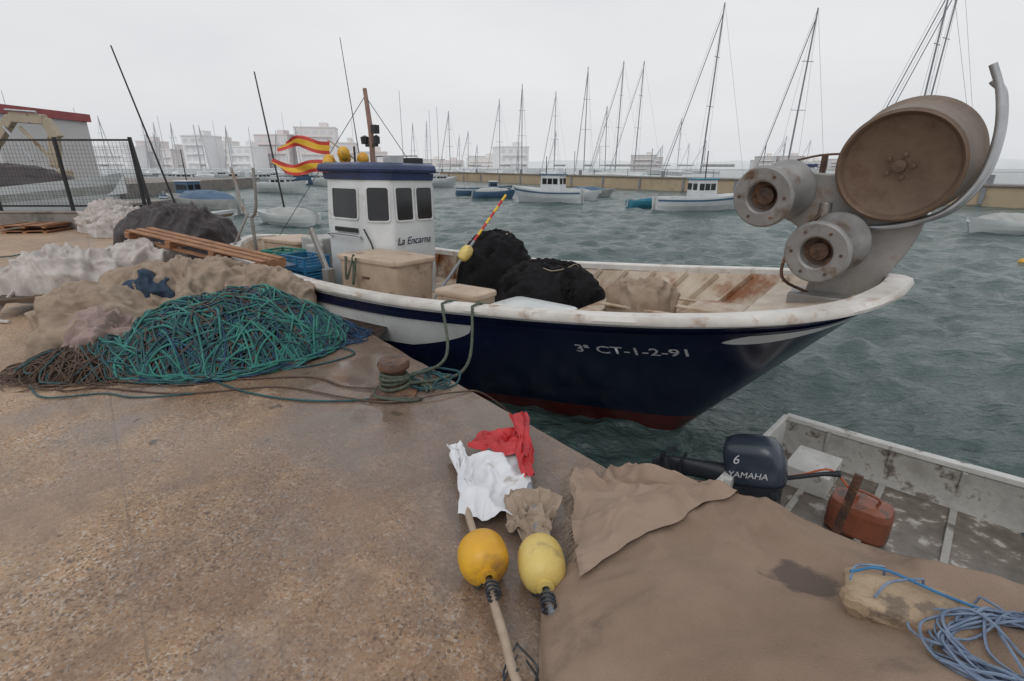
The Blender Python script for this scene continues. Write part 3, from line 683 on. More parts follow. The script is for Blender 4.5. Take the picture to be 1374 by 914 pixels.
g.tube(cat([(-2.3,3.9,.01),(-1.7,3.95,.01),(-1.35,3.75,.012),(-1.05,3.7,.02)],8),.008,6)
g.obj('stray_rope',BROWNR,smooth=True)
g=G(); g.tube(cat([(-2.6,3.95,.01),(-2.1,3.65,.01),(-1.6,3.5,.01),(-1.1,3.52,.01),(-.65,3.75,.015),(-.5,3.95,.02),(-.75,4.0,.02)],8),.008,6)
g.tube(cat([(-3.9,3.75,.01),(-3.6,3.55,.01),(-3.2,3.62,.01),(-2.9,3.55,.01),(-2.5,3.62,.01)],8),.007,6); g.tube(cat([(-2.2,4.1,.02),(-1.8,4.2,.01),(-1.5,4.5,.01),(-1.7,4.7,.02)],8),.008,6)
ropewalk(g,lambda x,y:.004,-.70,3.86,.20,.13,5,1.2,.009,rng,.03,.03,9)
g.obj('teal_line',TEAL2,smooth=True)
g=G(); g.tube(cat([q2w(-.1,.1,.01),q2w(-.15,-.02,.02),(1.1,3.0,-.35),(1.6,3.3,-.6)],10),.008,6); g.obj('skiff_line',BROWNR,smooth=True)
# ------------------------------------------------------------ net pile left
e=empty('fishing_net_pile')
def hp(x,y): 
    return max(hdome(x,y,-2.72,4.72,1.02,.80,.50,.35),hdome(x,y,-3.55,4.25,.75,.42,.2,.2),hdome(x,y,-2.1,4.95,.55,.36,.17,.5))*(1+.28*nz(x*3,y*3,2))
vs=[];fs=[];nx=90
for i in range(nx+1):
    for j in range(nx+1):
        x=-4.6+3.2*i/nx;y=3.3+2.7*j/nx; h=hp(x,y)
        vs.append((x,y,h*.92-.012+(.03*nz(x*18,y*18)+.02*nz(x*40,y*40) if h>.01 else 0)))
for i in range(nx):
    for j in range(nx):
        a=i*(nx+1)+j; fs.append((a,a+nx+1,a+nx+2,a+1))
mesh('net_mass',vs,fs,NETB,e)
for m_,n_,r_,L_,c_ in((TEAL,62,.0095,3.4,3.0),(TEAL2,85,.0085,2.6,3.5),(BLUER,85,.006,1.8,6),(BROWNR,150,.005,1.6,7)):
    g=G(); ropewalk(g,hp,-2.72,4.68,1.02,.84,n_,L_,r_,rng,.055,.035,c_,rot=.35,spread=.97,bias=-.9 if m_ in(TEAL,TEAL2) else None); g.obj(m_.name,m_,e,smooth=True)
g=G(); ropewalk(g,hp,-3.75,4.12,.7,.36,90,1.2,.0045,rng,.03,.03,10); g.obj('brown_strands',BROWNR,e)
g=G(); ropewalk(g,hp,-3.6,4.2,.7,.36,16,1.6,.007,rng,.03,.03,5); g.obj('dark_teal_strands',TEAL2,e)
g=G(); ropewalk(g,hp,-2.0,4.95,.5,.36,55,1.3,.006,rng,.03,.03,8,rot=.5); g.obj('blue_strands',BLUER,e)
heapmesh('canvas_tarp',-3.75,5.75,0,1.02,.60,.58,.30,BEIGE,.10,3.2,1.1,2.8,None,.2,80,200,None,.008,1.8)
heapmesh('canvas_tarp',-4.3,4.95,0,.70,.46,.46,-.3,BEIGE,.10,3.6,4.7,2.2,None,.25,76,180,None,.008)
heapmesh('canvas_tarp',-3.82,4.50,0,.50,.30,.34,-.9,PINKC,.08,5,7.7,2.2,None,.28,60,150,None,.008)
heapmesh('canvas_tarp',-3.1,5.85,.05,.66,.40,.46,.2,BEIGE,.08,4.2,8.2,2.6,None,.25,60,150,None,.008)
heapmesh('blue_net_bundle',-3.85,5.25,.1,.20,.13,.50,.5,mat('blue_net',(.03,.06,.10),(.02,.035,.07),20,.8,.8,80),.07,7,2.,2.2,None,.3,34,80)
heapmesh('white_sack',-5.6,6.45,.12,.74,.46,.50,.55,WBAG,.10,3.2,6.1,3.,None,.22,70,170,None,.010,2.0)
heapmesh('white_sack',-5.0,6.9,.2,.45,.40,.46,.2,WBAG,.08,4.4,9.1,3.,None,.2,56,130,None,.01,2.0)
g=G()
for dx in(-.7,-.1,.5): g.box((-5.55+dx*.85,5.95+dx*.5,.12),(.12,.12,.24),Matrix.Rotation(.5,3,'Z'))
g.box((-5.55,6.3,.2),(1.4,.7,.04),Matrix.Rotation(.5,3,'Z')); g.obj('timber_stand',mat('dark_timber',(.14,.085,.05),(.07,.045,.03),6,.7))
g=G(); g.tube(cat([(-6.0,6.0,.3),(-5.95,5.6,.05),(-5.7,5.5,.02)],6),.02,6); g.obj('sack_tie',WBAG,smooth=True)
heapmesh('dark_tarp_heap',-5.85,9.0,0,1.05,.85,.98,.2,DARKT,.09,2.4,3.7,2.8,None,.15,60,150,None,.008,1.9)
heapmesh('white_net_heap',-10.7,14.0,0,.95,.6,.66,0,WBAG,.15,4,2.7,2.2,None,.25,50,110,None,.06)
heapmesh('white_net_heap',-9.9,13.1,0,.7,.5,.45,0,WBAG,.14,4,7.7,2.2,None,.25,50,110,None,.06)
def obeam(name,a,b,w,m,n=3,gap=.06):
    a=Vector(a);b=Vector(b); d=(b-a).normalized(); up=Vector((0,0,1)); s=d.cross(up).normalized(); g=G(); q=d.to_track_quat('X','Z').to_matrix()
    L=(b-a).length; c=(a+b)/2
    for k in range(n):
        off=(k-(n-1)/2)*(w+gap); g.box(c+s*off+Vector((0,0,.055)),(L,w,.02),q); 
    for t in(-.48,-.16,.16,.48):
        g.box(c+d*(L*t),(.09,n*(w+gap),.085),q)
    for k in(0,n-1):
        off=(k-(n-1)/2)*(w+gap); g.box(c+s*off-Vector((0,0,.055)),(L,w,.02),q)
    g.obj(name,m,bevel=.004)
obeam('wooden_pallet',(-5.25,7.25,.80),(-3.0,6.35,.52),.09,WOOD,3,.05)
g=G(); g.beam((-4.7,7.65,.64),(-2.95,6.75,.42),.16,.03); g.obj('blue_plank',PLANKB,bevel=.005)
g=G(); ropewalk(g,lambda x,y:.005,-8.5,9.5,1.6,1.2,10,2.5,.012,rng,.0); g.obj('teal_rope_scraps',TEAL2)
# ------------------------------------------------------------ marker buoys in the foreground
def buoypole(a,b,bc,rad,ln,mb,mp,pr,name):
    e=empty(name); a=Vector(a);b=Vector(b);bc=Vector(bc)
    g=G(); g.tube([a.lerp(b,t)+Vector((.004*nz(t*9,1),.0,.004*nz(t*9,5))) for t in np.linspace(0,1,24)],[pr*(1+.12*nz(t*14,3)) for t in np.linspace(0,1,24)],12); g.obj('pole',mp,e,smooth=True)
    q=(b-a).to_track_quat('Z','Y').to_matrix().to_4x4(); M=Matrix.Translation(bc)@q
    prof=[(max(.018,rad*max(0,(1-abs(t)**2.8))**.42)*(1+(.006 if abs(t)<.03 else 0)),ln/2*t) for t in np.linspace(-1,1,41)]
    g=G(); g.lathe(prof,M,40); g.obj('buoy_float',mb,e,smooth=True)
    g=G()
    for s in(-1,1): g.lathe([(.016,s*ln/2),(.034,s*(ln/2-.004)),(.036,s*(ln/2+.012)),(.016,s*(ln/2+.016))],M,18)
    g.obj('float_collars',mb,e,smooth=True)
    g=G()
    pr_=[M@Vector((max(.018,rad*max(0,(1-abs(t)**2.8))**.42)*.45+.004,-max(.018,rad*max(0,(1-abs(t)**2.8))**.42)*.9-.004,ln/2*t)) for t in np.linspace(-1,1,25)]
    g.tube(pr_,.006,6)
    for kk in range(3): g.tube([M@Vector(((pr+.008)*math.cos(t),(pr+.008)*math.sin(t),-ln/2-.05-.02*kk-t*.004)) for t in np.linspace(0,6.3,16)],.006,6)
    g.obj('lashing_cord',MOTORD,e,smooth=True); return e
buoypole((.05,1.10,.07),(-.26,2.25,.07),(-.125,1.76,.105),.108,.215,YELLOW,POLEW,.018,'marker_buoy')
buoypole((.155,1.48,.08),(.085,2.50,.05),(.125,1.73,.10),.10,.26,YELLOWP,POLEG,.018,'marker_buoy')
g=G()
for k in range(3):
    g.tube(cat([(.02+.03*k,1.35-.06*k,.09),(.09,1.30-.05*k,.03),(.03,1.2-.07*k,.02),(-.03,1.28-.04*k,.03),(.02,1.36-.05*k,.09)],6),.004,6)
g.obj('cord_scrap',MOTORD,smooth=True)
def cloth(name,corners,m,seed,amp=.03,n=50,h=.03,fx=2.4,fy=1.6):
    A,B,C,D=[Vector(c) for c in corners]; vs=[];fs=[]
    for i in range(n+1):
        for j in range(n+1):
            u=i/n;v=j/n; p=A*(1-u)*(1-v)+B*u*(1-v)+C*u*v+D*(1-u)*v
            p.x+=.05*nz(u*2.2+seed,v*2.5)+.012*nz(u*8+seed,v*8); p.y+=.05*nz(u*2.2,v*2.5+seed)+.012*nz(u*8,v*8+seed)
            f=1-abs(nz(u*fx+seed+.5*nz(v*2,u),v*fy,seed))*2.6; f2=1-abs(nz(u*5.5+seed,v*3.5,seed+3))*2.4
            p.z+=h+amp*f+amp*.28*f2; p.z=max(p.z,.008); vs.append(p)
    for i in range(n):
        for j in range(n):
            a=i*(n+1)+j; fs.append((a,a+n+1,a+n+2,a+1))
    return mesh(name,vs,fs,m)
cloth('white_marker_flag',[(-.24,2.05,.03),(.09,2.12,.03),(.10,2.62,.04),(-.31,2.60,.06)],FWHITE,1.7,.035)
cloth('white_marker_flag',[(-.25,2.25,.04),(-.17,2.2,.04),(-.31,2.78,.03),(-.39,2.76,.03)],FWHITE,5.7,.025,24)
cloth('red_marker_flag',[(-.27,2.66,.05),(.08,2.55,.08),(.07,2.86,.07),(-.20,2.86,.05)],FRED,3.1,.03)
cloth('red_marker_flag',[(.05,2.38,.06),(.135,2.36,.06),(.10,3.05,.09),(.0,2.95,.14)],FRED,8.1,.025,30)
cloth('canvas_scrap',[(-.04,2.0,.0),(.20,1.93,.02),(.25,2.2,.06),(-.02,2.25,.05)],BEIGE,2.1,.045,50,.03,2.6,2.2)
cloth('canvas_scrap',[(.04,1.88,.0),(.19,1.86,.02),(.17,2.1,.08),(.02,2.1,.06)],BEIGE,6.1,.035,40,.02)
# ------------------------------------------------------------ tarp mound over the quay edge
def Bd(X):
    xs=[-4,-3,-2,-1.4,-1,-.5,-.28,-.13,0.,.12]; ys=[1.7,1.68,1.6,1.56,1.48,1.2,1.02,.66,.45,.2]
    return float(np.interp(X,xs,ys))
def Hm(X,Y):
    B=Bd(X); t=min(1,max(0,Y/B)); H=.50*(min(1,max(0,(.10-X)/1.6)))**.9
    return H*(1-t**2.6)**.62*(.80+.20*math.sin(min(1,t*2.2)*math.pi/2))
def fold(X,Y,Z):
    w=.8*nz(X*1.1,Y*1.1,7)
    a=1-abs(nz(X*1.6+3+w,Y*2.0+w,Z*1.2))*2.6; b_=1-abs(nz(X*3.6+w*2,Y*2.4+5,Z*2))*2.6; c=nz(X*.9,Y*1.3,9)
    d_=1-abs(nz(X*5.5+w*4,Y*4.2+w*3,3))*2.6; f_=1-abs(nz(X*11+w*6,Y*7+w*5,5))*2.6
    near=sst(-.95,-.1,X)*1.0+sst(.7,1.3,Y)*.8
    return .036*a+.022*b_*(.4+near)+.012*d_*(.3+near*1.3)+.005*f_*(.3+near)+.05*c+.003*nz(X*14,Y*14)
vs=[];fs=[];nu,nv=320,170
for i in range(nu+1):
    X=.14-4.0*i/nu
    for j in range(nv+1):
        v=j/nv
        if v<.2:
            s=1-v/.2; Y=-.06-.10*math.sin(s*1.2); Z=Hm(X,0)-(.6*Hm(X,0)+.22)*s**1.1; Y-=.03*nz(X*4,s*2)
        else:
            s=(v-.2)/.8; Y=-.06+(Bd(X)+.06+.09*nz(X*3.2,4.4)+.03*nz(X*9,2))*s; Z=Hm(X,max(0,Y))
        e=1 if Z>.12 else .45+.55*max(0,Z)/.12
        Z2=Z+fold(X,Y,Z)*e
        if v>=.2: Z2=max(Z2,.008+.006*nz(X*9,Y*9))
        vs.append((X,Y,Z2))
for i in range(nu):
    for j in range(nv):
        a=i*(nv+1)+j; fs.append((a,a+1,a+nv+2,a+nv+1))
e=empty('tarp_covered_net_heap',QM)
mesh('tarp',vs,fs,TARP,e)
def corner():
    n=80; vs=[];fs=[]
    A,B,C,D=Vector((.28,.26,.0)),Vector((.14,-.08,.0)),Vector((-.50,-.10,.12)),Vector((-.34,.86,.10))
    top=[]
    for i in range(n+1):
        for j in range(n+1):
            u=i/n;v=j/n; p=A*(1-u)*(1-v)+B*u*(1-v)+C*u*v+D*(1-u)*v
            p.x+=.07*nz(u*3,v*3)+.02*nz(u*9,v*9); p.y+=.07*nz(u*3,v*3,4)+.02*nz(u*9,v*9,4)
            base=Hm(p.x,max(0,p.y))+max(0,fold(p.x,p.y,.1))*.8
            f=1-abs(nz(u*3.2+.6*nz(v*2,1),v*1.6,6))*2.6; f2=1-abs(nz(u*7,v*4,2))*2.4
            z=max(.008,max(0,base)+.020+(.034*f+.014*f2)*(1-.7*max(0,v-.6)/.4))
            if p.y<-.05: z-=(-.05-p.y)*1.5
            p.z=z; vs.append(p)
            if i==0: top.append(p.copy())
    for i in range(n):
        for j in range(n):
            a=i*(n+1)+j; fs.append((a,a+n+1,a+n+2,a+1))
    mesh('tarp_corner_fold',vs,fs,TARPC,e)
    g=G()
    for k,p in enumerate(top[:70]):
        for _ in range(2):
            g.tube([p,(p.x+rng.uniform(.0,.015),p.y+.015,p.z*.75+.004),(p.x+rng.uniform(-.005,.03),p.y+.03+rng.uniform(0,.025),max(.006,p.z*.4))],.0013,4)
    g.obj('frayed_fringe',BEIGE,e)
corner()
def tz(x,y):
    q_=w2q(x,y); return max(0,Hm(q_.x,q_.y)+fold(q_.x,q_.y,Hm(q_.x,q_.y)))
c=(1.24,1.20); rn=[]
for sc,zz in((.86,-.05),(1.0,.0),(1.0,.028),(.93,.043),(.6,.048)):
    ring_=[]
    for k in range(44):
        t=2*math.pi*k/44; rx,ry=.21,.095
        ct=abs(math.cos(t))**.5*math.copysign(1,math.cos(t)); sn=abs(math.sin(t))**.6*math.copysign(1,math.sin(t))
        w_=1+.30*nz(ct*1.6,sn*1.6,3.3)+.10*nz(ct*5,sn*5,1)
        x_,y_=ct*rx*sc*w_,sn*ry*sc*w_; an=-.55
        ring_.append((c[0]+x_*math.cos(an)-y_*math.sin(an),c[1]+x_*math.sin(an)+y_*math.cos(an),tz(*c)+zz+.014*nz(x_*20,y_*20,zz*20)))
    rn.append(ring_)
g=G(); g.rings(rn); g.obj('flat_stone',STONE,bevel=.006,smooth=False)
def tz2(x,y):
    if abs((x-c[0])*math.cos(-.55)+(y-c[1])*math.sin(-.55))<.21 and abs(-(x-c[0])*math.sin(-.55)+(y-c[1])*math.cos(-.55))<.095: return tz(*c)+.052
    return tz(x,y)
g=G(); ropewalk(g,tz,1.38,.98,.22,.16,12,2.4,.004,rng,.05,.02,7,spread=.7)
g.tube([(x,y,tz2(x,y)+.010) for x,y,_ in cat([(1.07,1.27,0),(1.14,1.33,0),(1.28,1.3,0),(1.42,1.2,0),(1.46,1.08,0)],14)],.004,6)
g.tube([(x,y,tz2(x,y)+.010) for x,y,_ in cat([(1.10,1.2,0),(1.2,1.26,0),(1.36,1.26,0),(1.5,1.16,0)],14)],.004,6)
g.tube([(x,y,tz(x,y)+.016) for x,y,_ in cat([(1.12,.98,0),(1.16,.9,0),(1.24,.84,0),(1.36,.86,0),(1.5,1.0,0)],10)],.004,6)
g.obj('cord_coil',GREYB,smooth=True)
g=G(); g.tube([(x,y,tz2(x,y)+.012) for x,y,_ in cat([(1.09,1.3,0),(1.2,1.31,0),(1.32,1.2,0),(1.44,1.12,0),(1.55,1.1,0)],14)],.0045,6); g.obj('blue_cord',BRIGHTB,smooth=True)
# ------------------------------------------------------------ skiff with outboard
SD=(.724,-.69); SM=frame(2.1,3.9,ZW+.02,math.atan2(SD[1],SD[0]),math.radians(-2)); sk=empty('skiff',SM)
def skp(x,v,s,t=0):
    u=x/4.4; w=(1.02-.0*u)*(1-max(0,(u-.35)/.65)**2.2)**.75; w=max(w,.02)-t
    z=(.50+.22*u*u)*(1-v)+(-.12+t)*v
    ww=w*(1-.28*v**2.5) if v<.999 else 0
    return (x,s*ww,z)
g=G(); xs=np.linspace(0,4.35,40); vv=[0,.2,.4,.6,.8,.93,.97,.9999]
for s in(-1,1):
    for t in(0,.045):
        vs=[skp(x,v,s,t) for x in xs for v in vv]; k=len(vv)
        fs=[(a*k+b_,a*k+b_+1,(a+1)*k+b_+1,(a+1)*k+b_) for a in range(len(xs)-1) for b_ in range(k-1)]; g.add(vs,fs)
g.obj('hull_shell',SKIFFM,sk,smooth=True)
g=G()
for s in(-1,1):
    R=[]
    for x in xs:
        p=skp(x,0,s); R.append([(p[0],p[1]+s*.03,p[2]-.03),(p[0],p[1]+s*.03,p[2]+.02),(p[0],p[1]-s*.06,p[2]+.02),(p[0],p[1]-s*.06,p[2]-.03)])
    g.rings(R)
g.obj('gunwale',SKIFFW,sk,bevel=.006)
g=G(); g.box((.0,0,.22),(.05,1.98,.60)); g.box((.03,-.42,.44),(.09,.5,.2)); g.obj('transom',SKIFFW,sk,bevel=.01)
g=G()
R=[]
for x in xs:
    w=max(.01,abs(skp(x,.55,1)[1])-.01); R.append([(x,-w,.16),(x,w,.16),(x,w,.13),(x,-w,.13)])
g.rings(R); g.obj('floor',SKIFFF,sk)
g=G(); g.box((2.1,0,.36),(.26,1.84,.04)); g.box((3.1,0,.38),(.26,1.6,.04))
for x in np.arange(.4,4,.5):
    for s in(-1,1):
        w=abs(skp(x,.3,1)[1]); g.box((x,s*(w-.055),.32),(.035,.03,.34))
    g.box((x,0,.175),(.05,1.7,.03))
g.obj('thwarts_and_ribs',SKIFFM,sk,bevel=.006)
g=G(); g.box((.40,.50,.26),(.36,.5,.20)); g.box((.45,-.82,.32),(.5,.26,.3)); g.obj('aft_lockers',SKIFFW,sk,bevel=.01)
g=G(); g.box((.80,-.48,.50),(.055,.03,.70),Matrix.Rotation(.10,3,'Y')); g.obj('rusty_post',RUST,sk,bevel=.004)
g=G(); g.rings([[(.86+.21*s*abs(math.cos(a))**.5*math.copysign(1,math.cos(a)),-.05+.15*s*abs(math.sin(a))**.5*math.copysign(1,math.sin(a)),z) for a in np.linspace(0,2*math.pi,24,endpoint=False)] for s,z in((.9,.17),(1,.20),(1,.38),(.93,.43),(.5,.44))])
g.tube([(.8,-.05,.43),(.8,-.05,.48)],.035,12); g.tube(cat([(.95,-.05,.43),(.95,-.05,.50),(.75,-.05,.52)],4),.012,6); g.obj('fuel_tank',TANK,sk,smooth=False,bevel=.008)
g=G(); g.tube(cat([(.8,-.05,.46),(.62,-.05,.6),(.45,-.2,.55),(.3,-.32,.5)],8),.008,6); g.obj('fuel_hose',mat('hose_orange',(.5,.1,.03),None,5,.5),sk,smooth=True)
OM=SM@frame(.18,-.44,.48,math.radians(10),0,math.radians(-14))@Matrix.Scale(1.12,4); ob=empty('outboard_motor',OM)
def se(cx,cy,rx,ry,z,p=.55,n=32): return [(cx+rx*abs(math.cos(a))**p*math.copysign(1,math.cos(a)),cy+ry*abs(math.sin(a))**p*math.copysign(1,math.sin(a)),z) for a in np.linspace(0,2*math.pi,n,endpoint=False)]
g=G(); g.rings([se(0.02,0,.17,.125,.0),se(.02,0,.195,.14,.05),se(.02,0,.20,.145,.14),se(.01,0,.19,.135,.24),se(.0,0,.16,.115,.30),se(-.01,0,.10,.07,.325)]); mesh('cowl',g.v,g.f,COWL,ob)
g=G(); g.rings([se(0,0,.17,.12,-.09),se(.0,0,.185,.132,-.01),se(.02,0,.188,.136,.012)])
def rg(x,z,ry_,rz_): return [(x+.25*rz_*math.sin(t),ry_*math.cos(t),z+rz_*math.sin(t)) for t in np.linspace(0,6.28,16,endpoint=False)]
g.rings([rg(-.02,-.02,.10,.09),rg(-.18,.02,.07,.09),rg(-.34,.05,.05,.07),rg(-.5,.06,.035,.07),rg(-.66,.06,.03,.09),rg(-.74,.05,.02,.06)]); 
g.box((-.50,0,.04),(.015,.17,.2),Matrix.Rotation(.15,3,'Y'))
g.tube([(-.60,0,-.14),(-.62,0,-.05),(-.63,0,.10),(-.64,0,.17)],[.012,.04,.045,.02],12); g.add([(-.5,0,-.0),(-.72,0,.0),(-.7,0,-.18),(-.66,0,-.2)],[(0,1,2,3)])
for k in range(3):
    t=k*2.094+.4; g.add([(-.63+.03*math.cos(t),.03*math.sin(t),.17),(-.63+.11*math.cos(t),.11*math.sin(t),.15),(-.63+.12*math.cos(t+.6),.12*math.sin(t+.6),.18),(-.63+.04*math.cos(t+.9),.04*math.sin(t+.9),.19)],[(0,1,2,3)])
g.box((.10,0,-.10),(.09,.2,.2)); g.box((.14,0,-.03),(.04,.26,.05)); g.tube([(.15,.1,-.02),(.42,.14,.03),(.52,.14,.04)],[.016,.016,.024],10)
g.obj('lower_unit_and_bracket',MOTORD,ob,smooth=True)
flat_text('YAMAHA',Matrix.Translation((-.14,-.150,.09))@Matrix.Rotation(math.pi/2,4,'X'),.062,FWHITE,'side_lettering',ob)
flat_text('6',Matrix.Translation((-.10,-.146,.19))@Matrix.Rotation(math.radians(82),4,'X'),.09,FWHITE,'power_number',ob)
# ------------------------------------------------------------ generic small boats
def smallboat(name,x,y,rot,L,B,H,mh,mi=None,cabin=None,ms=None,cover=None,mast=0,stripe=None,mastlean=(0,0),mm=None):
    e=empty(name,frame(x,y,ZW,rot)); g=G(); mi=mi or mh
    us=np.linspace(0,1,26); vv=[0,.12,.24,.5,.8,1]
    def P(u,v,s,t=0):
        w=B/2*(min(1,(u+.02)/.25)**.35*.95 if u<.25 else .95)*(1-max(0,(u-.45)/.55)**2.3)**.8; w=max(.01,w-t)
        z=H*(1+.35*max(0,u-.4)**1.3*2+.08*(1-u))*(1-v)-.15*v; return ((u-.5)*L-(.12*L*v*u),s*w*(1-.5*v**2),z)
    for s in(-1,1):
        vs=[P(u,v,s) for u in us for v in vv]; k=len(vv)
        fs=[(a*k+b_,a*k+b_+1,(a+1)*k+b_+1,(a+1)*k+b_) for a in range(len(us)-1) for b_ in range(k-1)]
        n0=len(g.f); g.add(vs,fs)
        for t in range(n0,len(g.f)):
            b_=(t-n0)%(k-1); g.i[t]=1 if (stripe and b_==1) else 0
        R=[P(u,0,s,.12*B/2) for u in us]; D=[(p[0],p[1]*.95,p[2]-.35*H) for p in R]
        top=[P(u,0,s) for u in us]; n=len(us)
        g.add(top+R+D+[(p[0],0,p[2]) for p in D],[(a,a+1,n+a+1,n+a) for a in range(n-1)]+[(n+a,n+a+1,2*n+a+1,2*n+a) for a in range(n-1)]+[(2*n+a,2*n+a+1,3*n+a+1,3*n+a) for a in range(n-1)])
    tr=[P(0,v,-1) for v in vv]+[P(0,v,1) for v in vv][::-1]; g.add(tr,[tuple(range(len(tr)))])
    g.obj('hull',[mh,stripe or mh],e)
    if cabin:
        cx,cl,chh=cabin; g=G(); w=B*.36
        g.box((cx*L,0,H*.6+chh/2),(cl*L,w*2*.8,chh),taper=.92); g.obj('cabin',mh,e,bevel=.04)
        g=G(); g.box((cx*L,0,H*.6+chh+.04),(cl*L*1.05,w*2*.84,.08)); g.obj('cabin_roof',ms or mh,e,bevel=.02)
        g=G()
        for s in(-1,1):
            for k in(-.28,.0,.28): g.box((cx*L+k*cl*L*.95,s*w*.765,H*.6+chh*.7),(cl*L*.22,.02,chh*.28))
            for k in(-.4,.4): g.box((cx*L+s*cl*L*.475,k*w,H*.6+chh*.7),(.02,w*.6,chh*.28))
        g.obj('cabin_windows',GLASS,e)
    g=G(); 
    for u in(.3,.55): g.box(((u-.5)*L,0,H*.85),(.18,B*.8,.05))
    g.box((-.3*L,0,H*.9),(.3,.4,.3)); g.tube([((-.49)*L,0,H*1.3),((-.52)*L,0,H*.1)],.07,8); g.obj('thwarts_and_gear',GREYT,e)
    if cover:
        heapmesh('cover',-.05*L,0,H*.8,L*.42,B*.42,H*.75,0,cover,.05,1.5,x,3,None,.05,18,50,e,.01)
    if mast:
        g=G(); g.tube([(0,0,H*.5),(mastlean[0],mastlean[1],mast)],[.05,.03],6); g.obj('mast',mm or BLACK,e)
    return e
smallboat('moored_fishing_boat',12.9,35.5,math.radians(12),7.0,2.3,.85,PALEW,cabin=(-.02,.22,1.5),ms=PALETEAL,stripe=PALEB,mast=3.8)
smallboat('moored_fishing_boat',2.8,43.5,math.radians(150),6.4,2.3,.95,PALEW,cabin=(-.1,.28,1.6),ms=PALEB,stripe=PALEB,mast=3.6)
smallboat('moored_fishing_boat',-2.8,54,math.radians(10),5.8,1.9,.7,PALEB,mi=PALEW,stripe=PALEW,cabin=(.15,.14,.9),ms=PALEW)
smallboat('moored_fishing_boat',-24.5,40,math.radians(-20),5.5,2,.75,PALEB,cabin=(.0,.25,1.3),ms=PALEW,mast=4,stripe=PALEW)
smallboat('small_dinghy',21.8,23.0,math.radians(185),3.6,1.7,.55,PALEW,cover=GREYT)
smallboat('small_dinghy',18.0,24.4,math.radians(10),3.8,1.5,.6,PALEW,cover=TANB)
smallboat('small_dinghy',9.8,38.5,math.radians(25),3.2,1.4,.5,PALETEAL)
smallboat('small_dinghy',7.5,51,math.radians(5),5.0,1.8,.6,GREYT,cover=PALEB)
smallboat('small_dinghy',5.8,47,math.radians(-15),4.2,1.6,.6,PALEW,cover=GREYT)
smallboat('small_dinghy',-1.6,49,math.radians(15),4.2,1.6,.6,PALEB,cover=GREYT)
smallboat('small_dinghy',-14.6,23.0,math.radians(20),4.4,1.8,.75,PALEW,stripe=TANB,mast=7.4,mastlean=(-1.3,.3),mi=TANB)
smallboat('small_dinghy',-11.5,26.5,math.radians(160),3.8,1.6,.55,PALEW,mast=7.1,mastlean=(.8,-.1),cover=GREYT)
smallboat('moored_motorboat',-19.6,20.3,math.radians(-6),10.5,3.0,1.9,PALEW,cover=DARKT,stripe=GREYT)
smallboat('moored_motorboat',-19.5,33,math.radians(160),6,2.2,.9,GREYT,cover=PALEB)
for k in range(30):
    x=rng.uniform(-75,-8); y=rng.uniform(55,120)
    smallboat('moored_motorboat',x,y,rng.uniform(0,6.28),rng.uniform(5,9),2.4,1.0,rng.choice([PALEW,PALEW,PALEW,PALEB,GREYT]),cabin=(0,.35,.9),ms=PALEW,mast=rng.choice([0,rng.uniform(6,13)]),mm=MASTF)
g=G(); g.lathe([(max(.001,.14*math.sin(a)),-.14*math.cos(a)) for a in np.linspace(0,math.pi,12)],Matrix.Translation((15.8,15.6,ZW+.05)),16); g.obj('mooring_buoy',YELLOW,smooth=True)
# ------------------------------------------------------------ sea wall (jetty)
A=Vector((58,9.2,0)); B_=Vector((-18,126,0)); d=(B_-A); L=d.length; an=math.atan2(d.y,d.x)
e=empty('harbour_jetty',frame(A.x,A.y,0,an)); g=G()
g.box((L/2,0,-.75),(L,3.4,1.9)); 
g.obj('jetty_wall',OCHRE,e,bevel=.05)
g=G(); g.box((L/2,.0,.26),(L,3.7,.12)); g.obj('coping',CONC,e)
g=G()
for k in range(0,int(L),7): g.box((k+3,1.75,-.5),(.3,.15,1.2)); g.tube([(k+1,-1.0,.3),(k+1,-1.0,1.2)],.05,6)
for k in range(0,int(L),16): g.box((k+6,.9,.65),(.35,.35,.75)); g.tube([(k+10,-1.2,.3),(k+10,-1.2,3.8)],.05,6)
g.tube([(0,-1.0,1.2),(L,-1.0,1.2)],.02,4)
g.obj('fenders_and_pedestals',MASTM,e)
